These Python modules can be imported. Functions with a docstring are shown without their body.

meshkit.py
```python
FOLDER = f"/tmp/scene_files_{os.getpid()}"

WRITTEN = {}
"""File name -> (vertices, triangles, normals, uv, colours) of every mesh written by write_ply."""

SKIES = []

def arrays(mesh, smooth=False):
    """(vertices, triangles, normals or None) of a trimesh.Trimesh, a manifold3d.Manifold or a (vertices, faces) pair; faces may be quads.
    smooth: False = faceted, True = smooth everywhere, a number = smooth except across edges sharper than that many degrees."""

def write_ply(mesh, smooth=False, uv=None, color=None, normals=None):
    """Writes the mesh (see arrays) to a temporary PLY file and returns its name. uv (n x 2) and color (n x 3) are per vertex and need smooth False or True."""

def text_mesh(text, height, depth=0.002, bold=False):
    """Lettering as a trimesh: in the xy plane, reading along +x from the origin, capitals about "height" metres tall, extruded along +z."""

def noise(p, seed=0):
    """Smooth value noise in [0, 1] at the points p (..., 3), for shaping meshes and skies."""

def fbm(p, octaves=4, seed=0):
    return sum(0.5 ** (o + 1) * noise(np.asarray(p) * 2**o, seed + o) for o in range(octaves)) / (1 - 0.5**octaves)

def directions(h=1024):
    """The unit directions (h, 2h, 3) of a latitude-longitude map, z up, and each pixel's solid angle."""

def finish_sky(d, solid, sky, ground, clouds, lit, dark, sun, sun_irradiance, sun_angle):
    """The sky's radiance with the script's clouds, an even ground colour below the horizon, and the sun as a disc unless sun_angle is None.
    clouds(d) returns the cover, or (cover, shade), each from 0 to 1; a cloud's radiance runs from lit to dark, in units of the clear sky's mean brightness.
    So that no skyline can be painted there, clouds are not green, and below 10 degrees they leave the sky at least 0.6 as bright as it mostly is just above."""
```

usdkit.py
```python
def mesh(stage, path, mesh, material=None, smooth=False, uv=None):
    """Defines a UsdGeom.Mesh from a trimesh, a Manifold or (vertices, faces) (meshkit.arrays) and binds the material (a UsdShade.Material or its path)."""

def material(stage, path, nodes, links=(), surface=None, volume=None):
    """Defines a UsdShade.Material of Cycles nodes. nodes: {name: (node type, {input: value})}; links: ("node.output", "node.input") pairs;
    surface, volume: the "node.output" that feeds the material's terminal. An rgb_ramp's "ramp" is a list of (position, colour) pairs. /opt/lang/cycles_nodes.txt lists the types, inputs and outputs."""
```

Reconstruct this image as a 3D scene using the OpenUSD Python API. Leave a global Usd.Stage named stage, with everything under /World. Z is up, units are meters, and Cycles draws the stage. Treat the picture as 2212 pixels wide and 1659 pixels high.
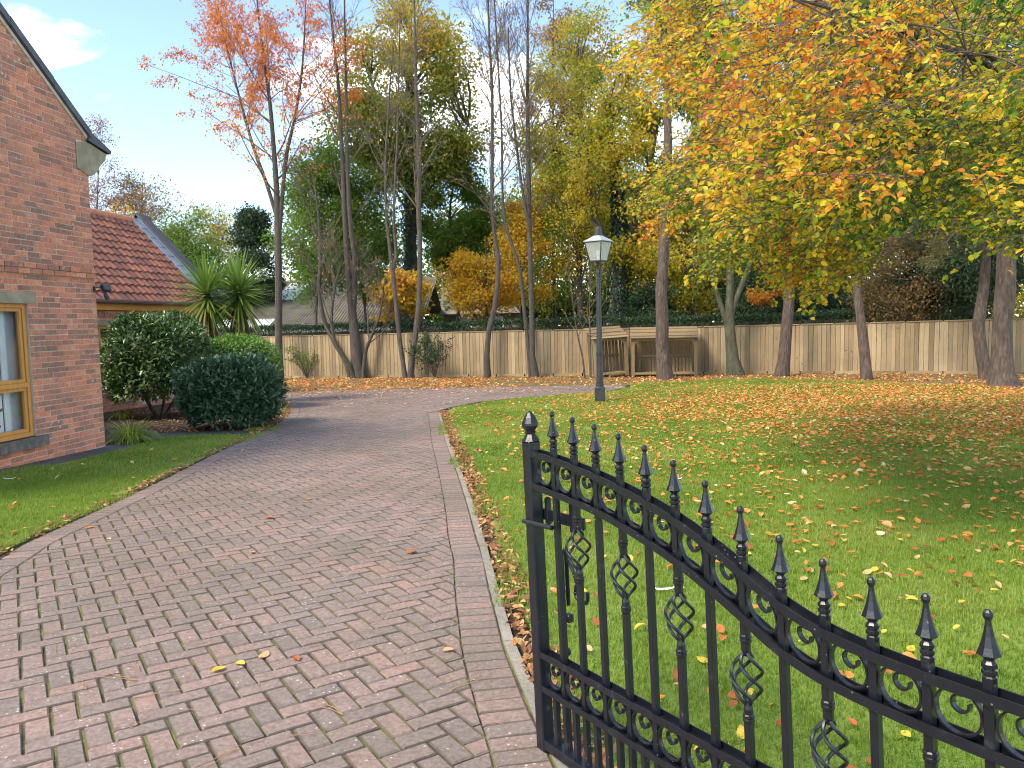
import math
import numpy as np
import trimesh
from shapely.geometry import Polygon, LineString, box as sbox, Point
from shapely import prepare, contains_xy
from shapely.ops import unary_union
from scipy.sparse import coo_matrix
from scipy.sparse.csgraph import connected_components
from scipy.interpolate import PchipInterpolator
import usdkit, meshkit
from pxr import Usd, UsdGeom, UsdLux, UsdShade, Gf, Sdf, Vt

rng = np.random.default_rng(7)
stage = Usd.Stage.CreateInMemory()
UsdGeom.SetStageUpAxis(stage, UsdGeom.Tokens.z)
UsdGeom.SetStageMetersPerUnit(stage, 1.0)
W = UsdGeom.Xform.Define(stage, '/World')
stage.SetDefaultPrim(W.GetPrim())
UsdGeom.Scope.Define(stage, '/World/Looks')

# ------------------------------------------------------------------ camera
F, EYE_H, SLOPE = 1661.0, 1.5, 0.0245          # focal length in survey pixels (2212 wide), eye height, fall of the ground per metre
_p, _th = math.atan(135.5 / F), 0.02
FW = np.array([0, math.cos(_p), -math.sin(_p)])
_u0 = np.array([0, math.sin(_p), math.cos(_p)])
UP = _u0 * math.cos(_th) + np.array([1.0, 0, 0]) * math.sin(_th)
RT = np.array([1.0, 0, 0]) * math.cos(_th) - _u0 * math.sin(_th)
EYE = np.array([0, 0, EYE_H])
cam = UsdGeom.Camera.Define(stage, '/World/camera')
cam.AddTransformOp().Set(Gf.Matrix4d(*RT, 0, *UP, 0, *(-FW), 0, *EYE, 1))
cam.CreateHorizontalApertureAttr(36.0)
cam.CreateVerticalApertureAttr(27.0)
cam.CreateFocalLengthAttr(36.0 * F / 2212)
cam.CreateClippingRangeAttr(Gf.Vec2f(0.05, 2000))
cam.CreateExposureAttr(2.1)

# ------------------------------------------------------------------ sky and sun
SUN = np.array([-0.68, -0.55, 0.0]); SUN /= np.linalg.norm(SUN)
ELEV = math.radians(48)
SUN = SUN * math.cos(ELEV) + np.array([0, 0, math.sin(ELEV)])
sky = usdkit.material(stage, '/World/Looks/sky_air', {
    'sky': ('sky_texture', {'sky_type': 'single_scattering', 'sun_disc': False, 'sun_elevation': ELEV, 'sun_rotation': math.atan2(SUN[0], SUN[1]), 'altitude': 0.0, 'air_density': 1.0, 'aerosol_density': 0.5, 'ozone_density': 0.8}),
    'tc': ('texture_coordinate', {}),
    'map': ('mapping', {'scale': (1.0, 1.0, 2.2), 'location': (0.25, 2.0, 0.8)}),
    'n': ('noise_texture', {'scale': 3.0, 'detail': 7.0, 'roughness': 0.55, 'distortion': 0.3}),
    'r': ('rgb_ramp', {'ramp': [(0.0, (0, 0, 0)), (0.52, (0, 0, 0)), (0.70, (1, 1, 1)), (1.0, (1, 1, 1))]}),
    'mix': ('mix_color', {'b': (10.5, 10.8, 11.2), 'use_clamp': False}),
    'bg': ('background_shader', {'strength': 0.084}),
}, [('tc.generated', 'map.vector'), ('map.vector', 'n.vector'), ('n.fac', 'r.fac'), ('r.color', 'mix.fac'), ('sky.color', 'mix.a'), ('mix.result', 'bg.color')], surface='bg.background')
dome = UsdLux.DomeLight.Define(stage, '/World/sky')
UsdShade.MaterialBindingAPI.Apply(dome.GetPrim()).Bind(sky)
dome.GetPrim().SetCustomDataByKey('kind', 'structure')
sun = UsdLux.DistantLight.Define(stage, '/World/sun')
sun.CreateNormalizeAttr(True)
sun.CreateIntensityAttr(0.37)
sun.CreateAngleAttr(18.0)
sun.CreateColorAttr(Gf.Vec3f(1.0, 0.88, 0.70))
_z = SUN; _x = np.cross([0, 0, 1.0], _z); _x /= np.linalg.norm(_x); _y = np.cross(_z, _x)
sun.AddTransformOp().Set(Gf.Matrix4d(*_x, 0, *_y, 0, *_z, 0, 0, 0, 50, 1))


# ------------------------------------------------------------------ survey: where a sight line meets the ground, a plane, or a distance
def ray(x, y):
    return FW + (x - 1106) / F * RT + (829.5 - y) / F * UP

def gp(x, y):
    d = ray(x, y)
    return EYE + d * (-EYE_H / (d[2] + SLOPE * d[1]))

def at(x, y, Z):
    return EYE + ray(x, y) * Z

def on_plane(x, y, P, n):
    d = ray(x, y)
    return EYE + d * (((P - EYE) @ n) / (d @ n))

def gz(y):
    y = np.asarray(y, float)
    return -SLOPE * np.minimum(y, 60.0)

def G(x, y, dz=0.0):
    return np.array([x, y, float(gz(y)) + dz])


# ------------------------------------------------------------------ materials
def mat(name, nodes, links, surface='p.BSDF'):
    return usdkit.material(stage, '/World/Looks/' + name, nodes, links, surface=surface)

def rough_mat(name, ramp, scale=8.0, rough=0.8, bump=0.3, bscale=None, dist=0.01, vscale=(1, 1, 1), rnd=0.0, detail=5.0, spots=None, metallic=0.0, spec=0.5, island=False, grain=None, stain=None, edge=None):
    """Noise in world space drives a colour ramp; rnd shifts the ramp per object (or per piece), spots adds small flecks."""
    n = {'g': ('geometry', {}), 'm': ('mapping', {'scale': vscale}), 'n': ('noise_texture', {'scale': scale, 'detail': detail, 'roughness': 0.6}),
         'r': ('rgb_ramp', {'ramp': ramp}), 'p': ('principled_bsdf', {'roughness': rough, 'metallic': metallic, 'specular_ior_level': spec}),
         'n2': ('noise_texture', {'scale': bscale or scale * 6, 'detail': 4.0}), 'b': ('bump', {'strength': bump, 'distance': dist}),
         'oi': ('object_info', {}), 'tone': ('attribute', {'attribute': 'tone'}), 'mr': ('map_range', {'from_min': 0.25, 'from_max': 0.75, 'to_min': rnd / 2, 'to_max': 1 - rnd / 2}),
         'md': ('math', {'math_type': 'multiply_add', 'value2': rnd, 'value3': -rnd / 2}), 'ad': ('math', {'math_type': 'add', 'use_clamp': True})}
    l = [('g.position', 'm.vector'), ('m.vector', 'n.vector'), ('m.vector', 'n2.vector'), ('n.fac', 'mr.value'), ('mr.result', 'ad.value1'), ('md.value', 'ad.value2'), ('ad.value', 'r.fac'),
         ('n2.fac', 'b.height'), ('b.normal', 'p.normal')]
    if island:
        n['fr'] = ('math', {'math_type': 'add'}); n['fr2'] = ('math', {'math_type': 'fraction'})
        l += [('oi.random', 'fr.value1'), ('tone.fac', 'fr.value2'), ('fr.value', 'fr2.value1'), ('fr2.value', 'md.value1')]
    else:
        l += [('oi.random', 'md.value1')]
    src = 'r.color'
    if spots:
        sc, thr, col = spots
        n['v'] = ('voronoi_texture', {'scale': sc}); n['vr'] = ('rgb_ramp', {'ramp': [(0, (1, 1, 1)), (thr * 0.6, (1, 1, 1)), (thr, (0, 0, 0)), (1, (0, 0, 0))]})
        n['vn'] = ('noise_texture', {'scale': sc * 0.23, 'detail': 2.0}); n['vnr'] = ('rgb_ramp', {'ramp': [(0, (0, 0, 0)), (0.5, (0, 0, 0)), (0.62, (1, 1, 1)), (1, (1, 1, 1))]})
        n['vm'] = ('math', {'math_type': 'multiply'}); n['mx'] = ('mix_color', {'b': col})
        l += [('g.position', 'v.vector'), ('g.position', 'vn.vector'), ('v.distance', 'vr.fac'), ('vn.fac', 'vnr.fac'), ('vr.color', 'vm.value1'), ('vnr.color', 'vm.value2'), ('vm.value', 'mx.fac'), (src, 'mx.a')]
        src = 'mx.result'
    if stain:                                       # broad patches of dirt and algae
        ss_, amt, col = stain
        n['sn'] = ('noise_texture', {'scale': ss_, 'detail': 5.0, 'roughness': 0.62}); n['sr'] = ('rgb_ramp', {'ramp': [(0, (0, 0, 0)), (0.42, (0, 0, 0)), (0.66, (amt,) * 3), (1, (amt,) * 3)]}); n['sm'] = ('mix_color', {'b': col})
        l += [('g.position', 'sn.vector'), ('sn.fac', 'sr.fac'), ('sr.color', 'sm.fac'), (src, 'sm.a')]; src = 'sm.result'
    if grain:                                       # fine speckle: aggregate, dirt
        gs, lo, hi = grain
        n['gn'] = ('noise_texture', {'scale': gs, 'detail': 6.0, 'roughness': 0.75}); n['gr'] = ('rgb_ramp', {'ramp': [(0, (lo,) * 3), (0.36, (lo,) * 3), (0.64, (hi,) * 3), (1, (hi,) * 3)]}); n['gm'] = ('mix_color', {'blend_type': 'multiply', 'fac': 1.0, 'use_clamp': False})
        l += [('g.position', 'gn.vector'), ('gn.fac', 'gr.fac'), (src, 'gm.a'), ('gr.color', 'gm.b')]; src = 'gm.result'
    if edge:                                        # joint shade painted in soil colour on the arrises and sides of each block
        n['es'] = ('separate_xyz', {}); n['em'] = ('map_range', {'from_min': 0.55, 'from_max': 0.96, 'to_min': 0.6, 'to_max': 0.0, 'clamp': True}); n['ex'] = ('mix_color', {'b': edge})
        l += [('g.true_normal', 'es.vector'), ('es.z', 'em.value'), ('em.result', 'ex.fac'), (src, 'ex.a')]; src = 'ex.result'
    l.append((src, 'p.base_color'))
    return mat(name, n, l)

def leaf_mat(name, ramp, trans=0.4, rough=0.45, k_island=0.55, k_noise=0.9, nscale=0.6, shift=0.0, instanced=False, axis=None, spec=0.4):
    """Leaf colour runs along the ramp by leaf and by spray (world-space noise); part of the light passes through."""
    n = {'g': ('geometry', {}), 'oi': ('object_info', {}), 'tone': ('attribute', {'attribute': 'tone'}), 'n': ('noise_texture', {'scale': nscale, 'detail': 2.0}),
         'a': ('math', {'math_type': 'multiply_add', 'value2': k_island, 'value3': 0.5 - k_island / 2 - k_noise / 2 + shift}),
         'b': ('math', {'math_type': 'multiply_add', 'value2': k_noise, 'use_clamp': True}), 'r': ('rgb_ramp', {'ramp': ramp}),
         'p': ('principled_bsdf', {'roughness': rough, 'specular_ior_level': spec}), 't': ('translucent_bsdf', {}), 'x': ('mix_closure', {'fac': trans})}
    l = [('g.position', 'n.vector'), (('oi.random' if instanced else 'tone.fac'), 'a.value1'), ('n.fac', 'b.value1'), ('a.value', 'b.value3'), ('b.value', 'r.fac'),
         ('r.color', 'p.base_color'), ('r.color', 't.color'), ('p.BSDF', 'x.closure1'), ('t.BSDF', 'x.closure2')]
    if axis:                                       # the crown turns gradually along one direction in the world
        n['s'] = ('separate_xyz', {}); n['ax'] = ('map_range', {'from_min': axis[1], 'from_max': axis[2], 'to_min': axis[3], 'to_max': axis[4], 'clamp': True})
        n['b2'] = ('math', {'math_type': 'add', 'use_clamp': True})
        l = [x for x in l if x != ('b.value', 'r.fac')] + [('g.position', 's.vector'), ('s.' + axis[0], 'ax.value'), ('b.value', 'b2.value1'), ('ax.result', 'b2.value2'), ('b2.value', 'r.fac')]
    return mat(name, n, l, 'x.closure')

M = {}
M['soil'] = rough_mat('soil', [(0, (0.026, 0.019, 0.012)), (0.5, (0.05, 0.036, 0.022)), (1, (0.095, 0.062, 0.036))], 3, 0.95, 0.8, 30, 0.02)
M['lawn'] = rough_mat('lawn_green', [(0, (0.10, 0.17, 0.016)), (0.5, (0.16, 0.25, 0.026)), (1, (0.24, 0.30, 0.05))], 1.3, 0.9, 1.0, 90, 0.02)
M['verge'] = rough_mat('leafy_verge', [(0, (0.06, 0.055, 0.02)), (0.5, (0.13, 0.10, 0.03)), (1, (0.22, 0.12, 0.04))], 2.2, 0.95, 1.0, 40, 0.02)
M['joint'] = rough_mat('mossy_joint_sand', [(0, (0.035, 0.028, 0.020)), (0.4, (0.07, 0.058, 0.034)), (0.6, (0.125, 0.13, 0.035)), (1, (0.19, 0.21, 0.04))], 6, 0.95, 0.8, 120, 0.01)
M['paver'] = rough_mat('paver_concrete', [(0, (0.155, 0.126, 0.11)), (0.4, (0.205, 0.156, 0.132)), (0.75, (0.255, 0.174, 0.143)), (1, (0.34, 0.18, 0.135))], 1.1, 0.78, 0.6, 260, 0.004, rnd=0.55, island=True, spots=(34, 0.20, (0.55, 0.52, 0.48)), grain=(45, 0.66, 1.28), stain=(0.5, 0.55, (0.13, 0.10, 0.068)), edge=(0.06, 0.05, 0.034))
M['edging'] = rough_mat('edging_concrete', [(0, (0.19, 0.17, 0.135)), (1, (0.33, 0.30, 0.25))], 6, 0.9, 0.5, 80, 0.006, grain=(40, 0.75, 1.2), stain=(3, 0.5, (0.12, 0.11, 0.07)))
M['path'] = rough_mat('dark_path', [(0, (0.035, 0.035, 0.036)), (0.6, (0.065, 0.063, 0.062)), (1, (0.10, 0.095, 0.085))], 2.5, 0.75, 0.5, 120, 0.005)
M['brick'] = rough_mat('brick', [(0, (0.17, 0.09, 0.06)), (0.22, (0.28, 0.12, 0.075)), (0.5, (0.43, 0.155, 0.088)), (0.85, (0.54, 0.195, 0.10)), (1, (0.54, 0.31, 0.20))], 9, 0.85, 0.7, 110, 0.006, rnd=0.78, island=True, spots=(9, 0.22, (0.46, 0.36, 0.30)), grain=(28, 0.72, 1.22), stain=(1.1, 0.35, (0.20, 0.13, 0.10)))
M['mortar'] = rough_mat('mortar', [(0, (0.34, 0.28, 0.22)), (1, (0.50, 0.43, 0.36))], 10, 0.95, 0.5, 120, 0.005)
M['stone'] = rough_mat('sandstone', [(0, (0.17, 0.145, 0.09)), (1, (0.31, 0.265, 0.175))], 7, 0.85, 0.3, 90, 0.004, stain=(2.5, 0.5, (0.10, 0.09, 0.06)))
M['sill'] = rough_mat('weathered_sill', [(0, (0.04, 0.038, 0.034)), (0.6, (0.10, 0.09, 0.075)), (1, (0.18, 0.16, 0.12))], 9, 0.9, 0.6, 90, 0.006)
M['oak'] = rough_mat('oak_frame', [(0, (0.36, 0.155, 0.03)), (1, (0.50, 0.235, 0.055))], 4, 0.38, 0.15, 30, 0.003, vscale=(6, 6, 1))
M['slate'] = rough_mat('dark_coping', [(0, (0.03, 0.033, 0.045)), (1, (0.075, 0.08, 0.10))], 5, 0.6, 0.4, 60, 0.005)
M['lead'] = rough_mat('lead_flashing', [(0, (0.13, 0.17, 0.23)), (1, (0.27, 0.33, 0.41))], 4, 0.5, 0.3, 40, 0.004, rnd=0.2)
M['gutter'] = rough_mat('brown_gutter', [(0, (0.05, 0.03, 0.025)), (1, (0.08, 0.045, 0.035))], 5, 0.4, 0.1)
M['tile'] = rough_mat('clay_pantile', [(0, (0.10, 0.05, 0.043)), (0.45, (0.20, 0.078, 0.05)), (1, (0.33, 0.12, 0.066))], 5, 0.75, 0.4, 60, 0.005, rnd=0.6, island=True)
M['ridge'] = rough_mat('ridge_clay', [(0, (0.34, 0.13, 0.07)), (1, (0.46, 0.19, 0.10))], 6, 0.7, 0.3)
M['board'] = rough_mat('fence_wood', [(0, (0.16, 0.11, 0.057)), (0.35, (0.275, 0.196, 0.104)), (0.7, (0.355, 0.26, 0.145)), (1, (0.44, 0.34, 0.20))], 7, 0.85, 0.4, 30, 0.006, vscale=(3.5, 3.5, 0.35), rnd=0.7, spots=(3.2, 0.12, (0.07, 0.04, 0.02)), stain=(0.8, 0.4, (0.13, 0.11, 0.065)))
M['timber'] = rough_mat('store_wood', [(0, (0.12, 0.078, 0.034)), (0.5, (0.20, 0.138, 0.066)), (1, (0.30, 0.22, 0.115))], 9, 0.8, 0.4, 40, 0.005, vscale=(3, 3, 0.6), rnd=0.5)
M['iron'] = rough_mat('black_gate_paint', [(0, (0.0035, 0.0042, 0.0065)), (0.75, (0.007, 0.008, 0.012)), (1, (0.035, 0.035, 0.035))], 22, 0.33, 0.25, 160, 0.0015, spots=(48, 0.13, (0.20, 0.18, 0.16)))
M['lamp_iron'] = rough_mat('lamp_paint', [(0, (0.022, 0.024, 0.03)), (1, (0.045, 0.048, 0.056))], 8, 0.38, 0.15, 60, 0.002)
M['lamp_roof'] = rough_mat('lamp_roof_paint', [(0, (0.25, 0.28, 0.29)), (1, (0.38, 0.42, 0.43))], 8, 0.35, 0.15, 60, 0.002)
M['black_plastic'] = rough_mat('black_plastic', [(0, (0.012, 0.012, 0.014)), (1, (0.025, 0.025, 0.028))], 8, 0.4, 0.1)
M['white'] = rough_mat('white_cloth', [(0, (0.60, 0.63, 0.68)), (1, (0.74, 0.77, 0.82))], 3, 0.9, 0.1)
M['blind'] = rough_mat('grey_blind', [(0, (0.40, 0.43, 0.50)), (1, (0.48, 0.51, 0.58))], 2, 0.9, 0.1)
M['plum'] = rough_mat('plum_print', [(0, (0.10, 0.03, 0.045)), (1, (0.16, 0.05, 0.07))], 5, 0.9, 0.0)
M['bark'] = rough_mat('bark', [(0, (0.028, 0.022, 0.018)), (0.5, (0.062, 0.05, 0.038)), (1, (0.125, 0.105, 0.08))], 5, 0.9, 1.0, 14, 0.03, vscale=(2.5, 2.5, 0.6), rnd=0.25)
M['pine_bark'] = rough_mat('pine_bark', [(0, (0.035, 0.024, 0.018)), (0.5, (0.085, 0.06, 0.046)), (1, (0.17, 0.125, 0.10))], 6, 0.95, 1.0, 10, 0.05, vscale=(2.6, 2.6, 0.55), rnd=0.15)
M['green_bark'] = rough_mat('green_bark', [(0, (0.03, 0.03, 0.016)), (0.5, (0.062, 0.062, 0.034)), (1, (0.105, 0.10, 0.06))], 4, 0.9, 0.9, 14, 0.03, vscale=(2, 2, 0.6))
M['twig'] = rough_mat('twig_bark', [(0, (0.06, 0.045, 0.035)), (1, (0.16, 0.125, 0.095))], 2, 0.9, 0.0)
M['dry_twig'] = rough_mat('dry_twig', [(0, (0.20, 0.10, 0.045)), (1, (0.38, 0.23, 0.11))], 9, 0.8, 0.0, rnd=0.6)
M['corrugated'] = rough_mat('corrugated_cement', [(0, (0.09, 0.08, 0.065)), (0.5, (0.17, 0.15, 0.12)), (1, (0.24, 0.21, 0.12))], 1.6, 0.9, 0.3, 12, 0.01)
M['skylight'] = rough_mat('clear_sheet', [(0, (0.55, 0.56, 0.57)), (1, (0.70, 0.71, 0.72))], 2, 0.5, 0.1)
M['render'] = rough_mat('pale_render', [(0, (0.55, 0.52, 0.44)), (1, (0.66, 0.63, 0.55))], 2, 0.9, 0.1)
M['feather'] = rough_mat('feather_white', [(0, (0.7, 0.7, 0.68)), (1, (0.82, 0.82, 0.80))], 20, 0.8, 0.1)
M['glass'] = mat('pane_glass', {'t': ('transparent_bsdf', {'color': (0.93, 0.95, 0.95)}), 'g': ('glossy_bsdf', {'roughness': 0.02, 'color': (0.9, 0.9, 0.9)}), 'f': ('fresnel', {'IOR': 1.22}), 'x': ('mix_closure', {})},
                 [('f.fac', 'x.fac'), ('t.BSDF', 'x.closure1'), ('g.BSDF', 'x.closure2')], 'x.closure')
GREEN, YGREEN, YEL, ORA, RED = (0.055, 0.13, 0.015), (0.24, 0.29, 0.025), (0.60, 0.40, 0.025), (0.62, 0.24, 0.025), (0.42, 0.10, 0.025)
M['beech'] = leaf_mat('beech_leaf', [(0, (0.035, 0.11, 0.015)), (0.28, (0.09, 0.20, 0.02)), (0.46, (0.38, 0.44, 0.03)), (0.62, (0.82, 0.60, 0.035)), (0.84, (0.80, 0.38, 0.03)), (1, (0.60, 0.16, 0.03))], 0.55, 0.4, 0.60, 1.9, 0.75, -0.07, axis=('x', 1.5, 7.0, 0.20, -0.20))
M['cherry'] = leaf_mat('cherry_leaf', [(0, (0.50, 0.30, 0.03)), (0.5, (0.66, 0.25, 0.03)), (0.8, (0.60, 0.17, 0.05)), (1, (0.48, 0.13, 0.09))], 0.45, 0.5, 0.5, 0.5, 0.5, axis=('z', 6, 13, -0.2, 0.2))
M['yellow'] = leaf_mat('yellow_leaf', [(0, (0.30, 0.28, 0.02)), (0.35, (0.56, 0.38, 0.02)), (0.7, (0.64, 0.33, 0.02)), (1, (0.55, 0.22, 0.02))], 0.45, 0.5, 0.5, 0.7, 0.5)
M['yellowgreen'] = leaf_mat('yellow_green_leaf', [(0, (0.08, 0.14, 0.016)), (0.35, (0.22, 0.26, 0.022)), (0.6, (0.46, 0.38, 0.025)), (0.8, (0.56, 0.36, 0.025)), (1, (0.50, 0.23, 0.03))], 0.5, 0.5, 0.5, 1.2, 0.35)
M['sycamore'] = leaf_mat('sycamore_leaf', [(0, (0.06, 0.11, 0.017)), (0.45, (0.14, 0.20, 0.026)), (0.75, (0.28, 0.27, 0.03)), (1, (0.50, 0.32, 0.035))], 0.5, 0.5, 0.5, 0.9, 0.35, axis=('z', 8, 16, -0.15, 0.3))
M['green'] = leaf_mat('green_leaf', [(0, (0.06, 0.13, 0.014)), (0.5, (0.12, 0.22, 0.022)), (1, (0.28, 0.33, 0.035))], 0.5, 0.5, 0.5, 0.9, 0.35)
M['dark'] = leaf_mat('dark_leaf', [(0, (0.012, 0.032, 0.014)), (0.5, (0.025, 0.055, 0.018)), (1, (0.055, 0.085, 0.022))], 0.25, 0.4, 0.5, 0.8, 0.4)
M['ivy'] = leaf_mat('ivy_leaf', [(0, (0.010, 0.030, 0.014)), (0.6, (0.022, 0.058, 0.024)), (1, (0.05, 0.09, 0.03))], 0.2, 0.35, 0.7, 0.5, 1.0)
M['needle'] = leaf_mat('pine_needle', [(0, (0.02, 0.045, 0.022)), (0.6, (0.045, 0.075, 0.03)), (1, (0.10, 0.11, 0.03))], 0.2, 0.5, 0.5, 0.7, 0.6)
M['needle_brown'] = leaf_mat('browning_needle', [(0, (0.05, 0.075, 0.025)), (0.4, (0.11, 0.11, 0.03)), (0.7, (0.20, 0.13, 0.035)), (1, (0.33, 0.12, 0.03))], 0.25, 0.5, 0.5, 1.2, 0.8)
M['brownish'] = leaf_mat('brownish_leaf', [(0, (0.10, 0.10, 0.03)), (0.5, (0.24, 0.15, 0.05)), (1, (0.38, 0.20, 0.07))], 0.4, 0.5, 0.6, 0.8, 0.4)
M['pinkish'] = leaf_mat('pinkish_leaf', [(0, (0.22, 0.12, 0.06)), (0.5, (0.34, 0.16, 0.12)), (1, (0.40, 0.22, 0.20))], 0.4, 0.5, 0.6, 0.6, 0.4)
M['laurel'] = leaf_mat('laurel_leaf', [(0, (0.03, 0.075, 0.018)), (0.55, (0.065, 0.13, 0.03)), (0.85, (0.12, 0.18, 0.04)), (1, (0.22, 0.23, 0.06))], 0.15, 0.32, 0.7, 0.5, 2.0, spec=0.6)
M['viburnum'] = leaf_mat('viburnum_leaf', [(0, (0.018, 0.052, 0.026)), (0.6, (0.042, 0.098, 0.044)), (1, (0.085, 0.145, 0.06))], 0.15, 0.33, 0.7, 0.5, 2.0, spec=0.6)
M['brightshrub'] = leaf_mat('bright_shrub_leaf', [(0, (0.06, 0.15, 0.022)), (0.6, (0.12, 0.25, 0.035)), (1, (0.22, 0.32, 0.045))], 0.25, 0.45, 0.7, 0.5, 2.0)
M['grass'] = leaf_mat('grass_blade', [(0, (0.085, 0.16, 0.014)), (0.4, (0.165, 0.26, 0.022)), (0.7, (0.27, 0.34, 0.04)), (1, (0.42, 0.37, 0.12))], 0.4, 0.5, 0.6, 1.3, 0.55)
M['strap'] = leaf_mat('strap_leaf', [(0, (0.13, 0.22, 0.025)), (0.6, (0.28, 0.36, 0.04)), (1, (0.50, 0.44, 0.09))], 0.35, 0.45, 0.9, 0.3, 2.0)
M['palm_green'] = leaf_mat('cordyline_green', [(0, (0.07, 0.15, 0.025)), (0.6, (0.16, 0.26, 0.04)), (1, (0.34, 0.40, 0.07))], 0.25, 0.4, 0.0, 0.2, 2.0, instanced=True)
M['palm_yellow'] = leaf_mat('cordyline_yellow', [(0, (0.20, 0.22, 0.05)), (1, (0.42, 0.33, 0.10))], 0.25, 0.45, 0.6, 0.5, 2.0)
M['palm_dead'] = leaf_mat('cordyline_dead', [(0, (0.12, 0.07, 0.045)), (1, (0.28, 0.18, 0.12))], 0.15, 0.7, 0.6, 0.5, 2.0)
_litter = [(0, (0.36, 0.09, 0.025)), (0.3, (0.58, 0.17, 0.03)), (0.6, (0.66, 0.26, 0.045)), (0.8, (0.55, 0.33, 0.14)), (0.9, (0.64, 0.44, 0.05)), (1, (0.66, 0.54, 0.36))]
M['litter'] = leaf_mat('fallen_leaf', _litter, 0.2, 0.6, 1.0, 0.0, 1.0, instanced=True)
M['litter_pink'] = leaf_mat('fallen_leaf_pale', [(0, (0.38, 0.13, 0.05)), (0.5, (0.55, 0.28, 0.15)), (1, (0.62, 0.45, 0.32))], 0.15, 0.6, 1.0, 0.0, 1.0, instanced=True)
M['litter_dry'] = leaf_mat('fallen_leaf_dry', [(0, (0.15, 0.06, 0.03)), (0.5, (0.32, 0.14, 0.055)), (0.8, (0.46, 0.26, 0.09)), (1, (0.54, 0.37, 0.16))], 0.15, 0.7, 1.0, 0.0, 1.0, instanced=True)


# ------------------------------------------------------------------ prims
_names = {}
def numbered(parent, name):
    k = (parent, name); i = _names.get(k, 0); _names[k] = i + 1
    return f'{parent}/{name}' + (f'_{i:03d}' if i else '')

def tag(prim, label=None, category=None, group=None, kind=None):
    for k, v in (('label', label), ('category', category), ('group', group), ('kind', kind)):
        if v: prim.SetCustomDataByKey(k, v)
    return prim

def thing(name, label, cat, group=None, loc=None):
    x = UsdGeom.Xform.Define(stage, numbered('/World', name))
    if loc is not None: x.AddTranslateOp().Set(Gf.Vec3d(*map(float, loc)))
    tag(x.GetPrim(), label, cat, group)
    return str(x.GetPath())

def toned(me):
    """A random tone per connected piece (each leaf, brick, tile of a joined mesh), for the materials to read."""
    f = np.array(me.GetFaceVertexIndicesAttr().Get()).reshape(-1, 3); n = len(me.GetPointsAttr().Get())
    if len(f) < 40: return me
    k, lab = connected_components(coo_matrix((np.ones(2 * len(f), np.int8), (np.r_[f[:, 0], f[:, 0]], np.r_[f[:, 1], f[:, 2]])), shape=(n, n)), directed=False)
    if k > 1: UsdGeom.PrimvarsAPI(me).CreatePrimvar('tone', Sdf.ValueTypeNames.FloatArray, 'vertex').Set(Vt.FloatArray.FromNumpy(np.random.default_rng(n).random(k)[lab].astype(np.float32)))
    return me

def obj(name, mesh, m, parent='/World', smooth=False, **kw):
    p = numbered(parent, name)
    toned(usdkit.mesh(stage, p, mesh, M[m] if isinstance(m, str) else m, smooth=smooth))
    tag(stage.GetPrimAtPath(p), **kw)
    return p


# ------------------------------------------------------------------ shapes
def cat(parts):
    v, f, n = [], [], 0
    for a, b in parts:
        a = np.asarray(a, float); b = np.asarray(b, int)
        if b.shape[1] == 4: b = np.vstack([b[:, [0, 1, 2]], b[:, [0, 2, 3]]])
        v.append(a); f.append(b + n); n += len(a)
    return np.vstack(v), np.vstack(f)

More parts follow.
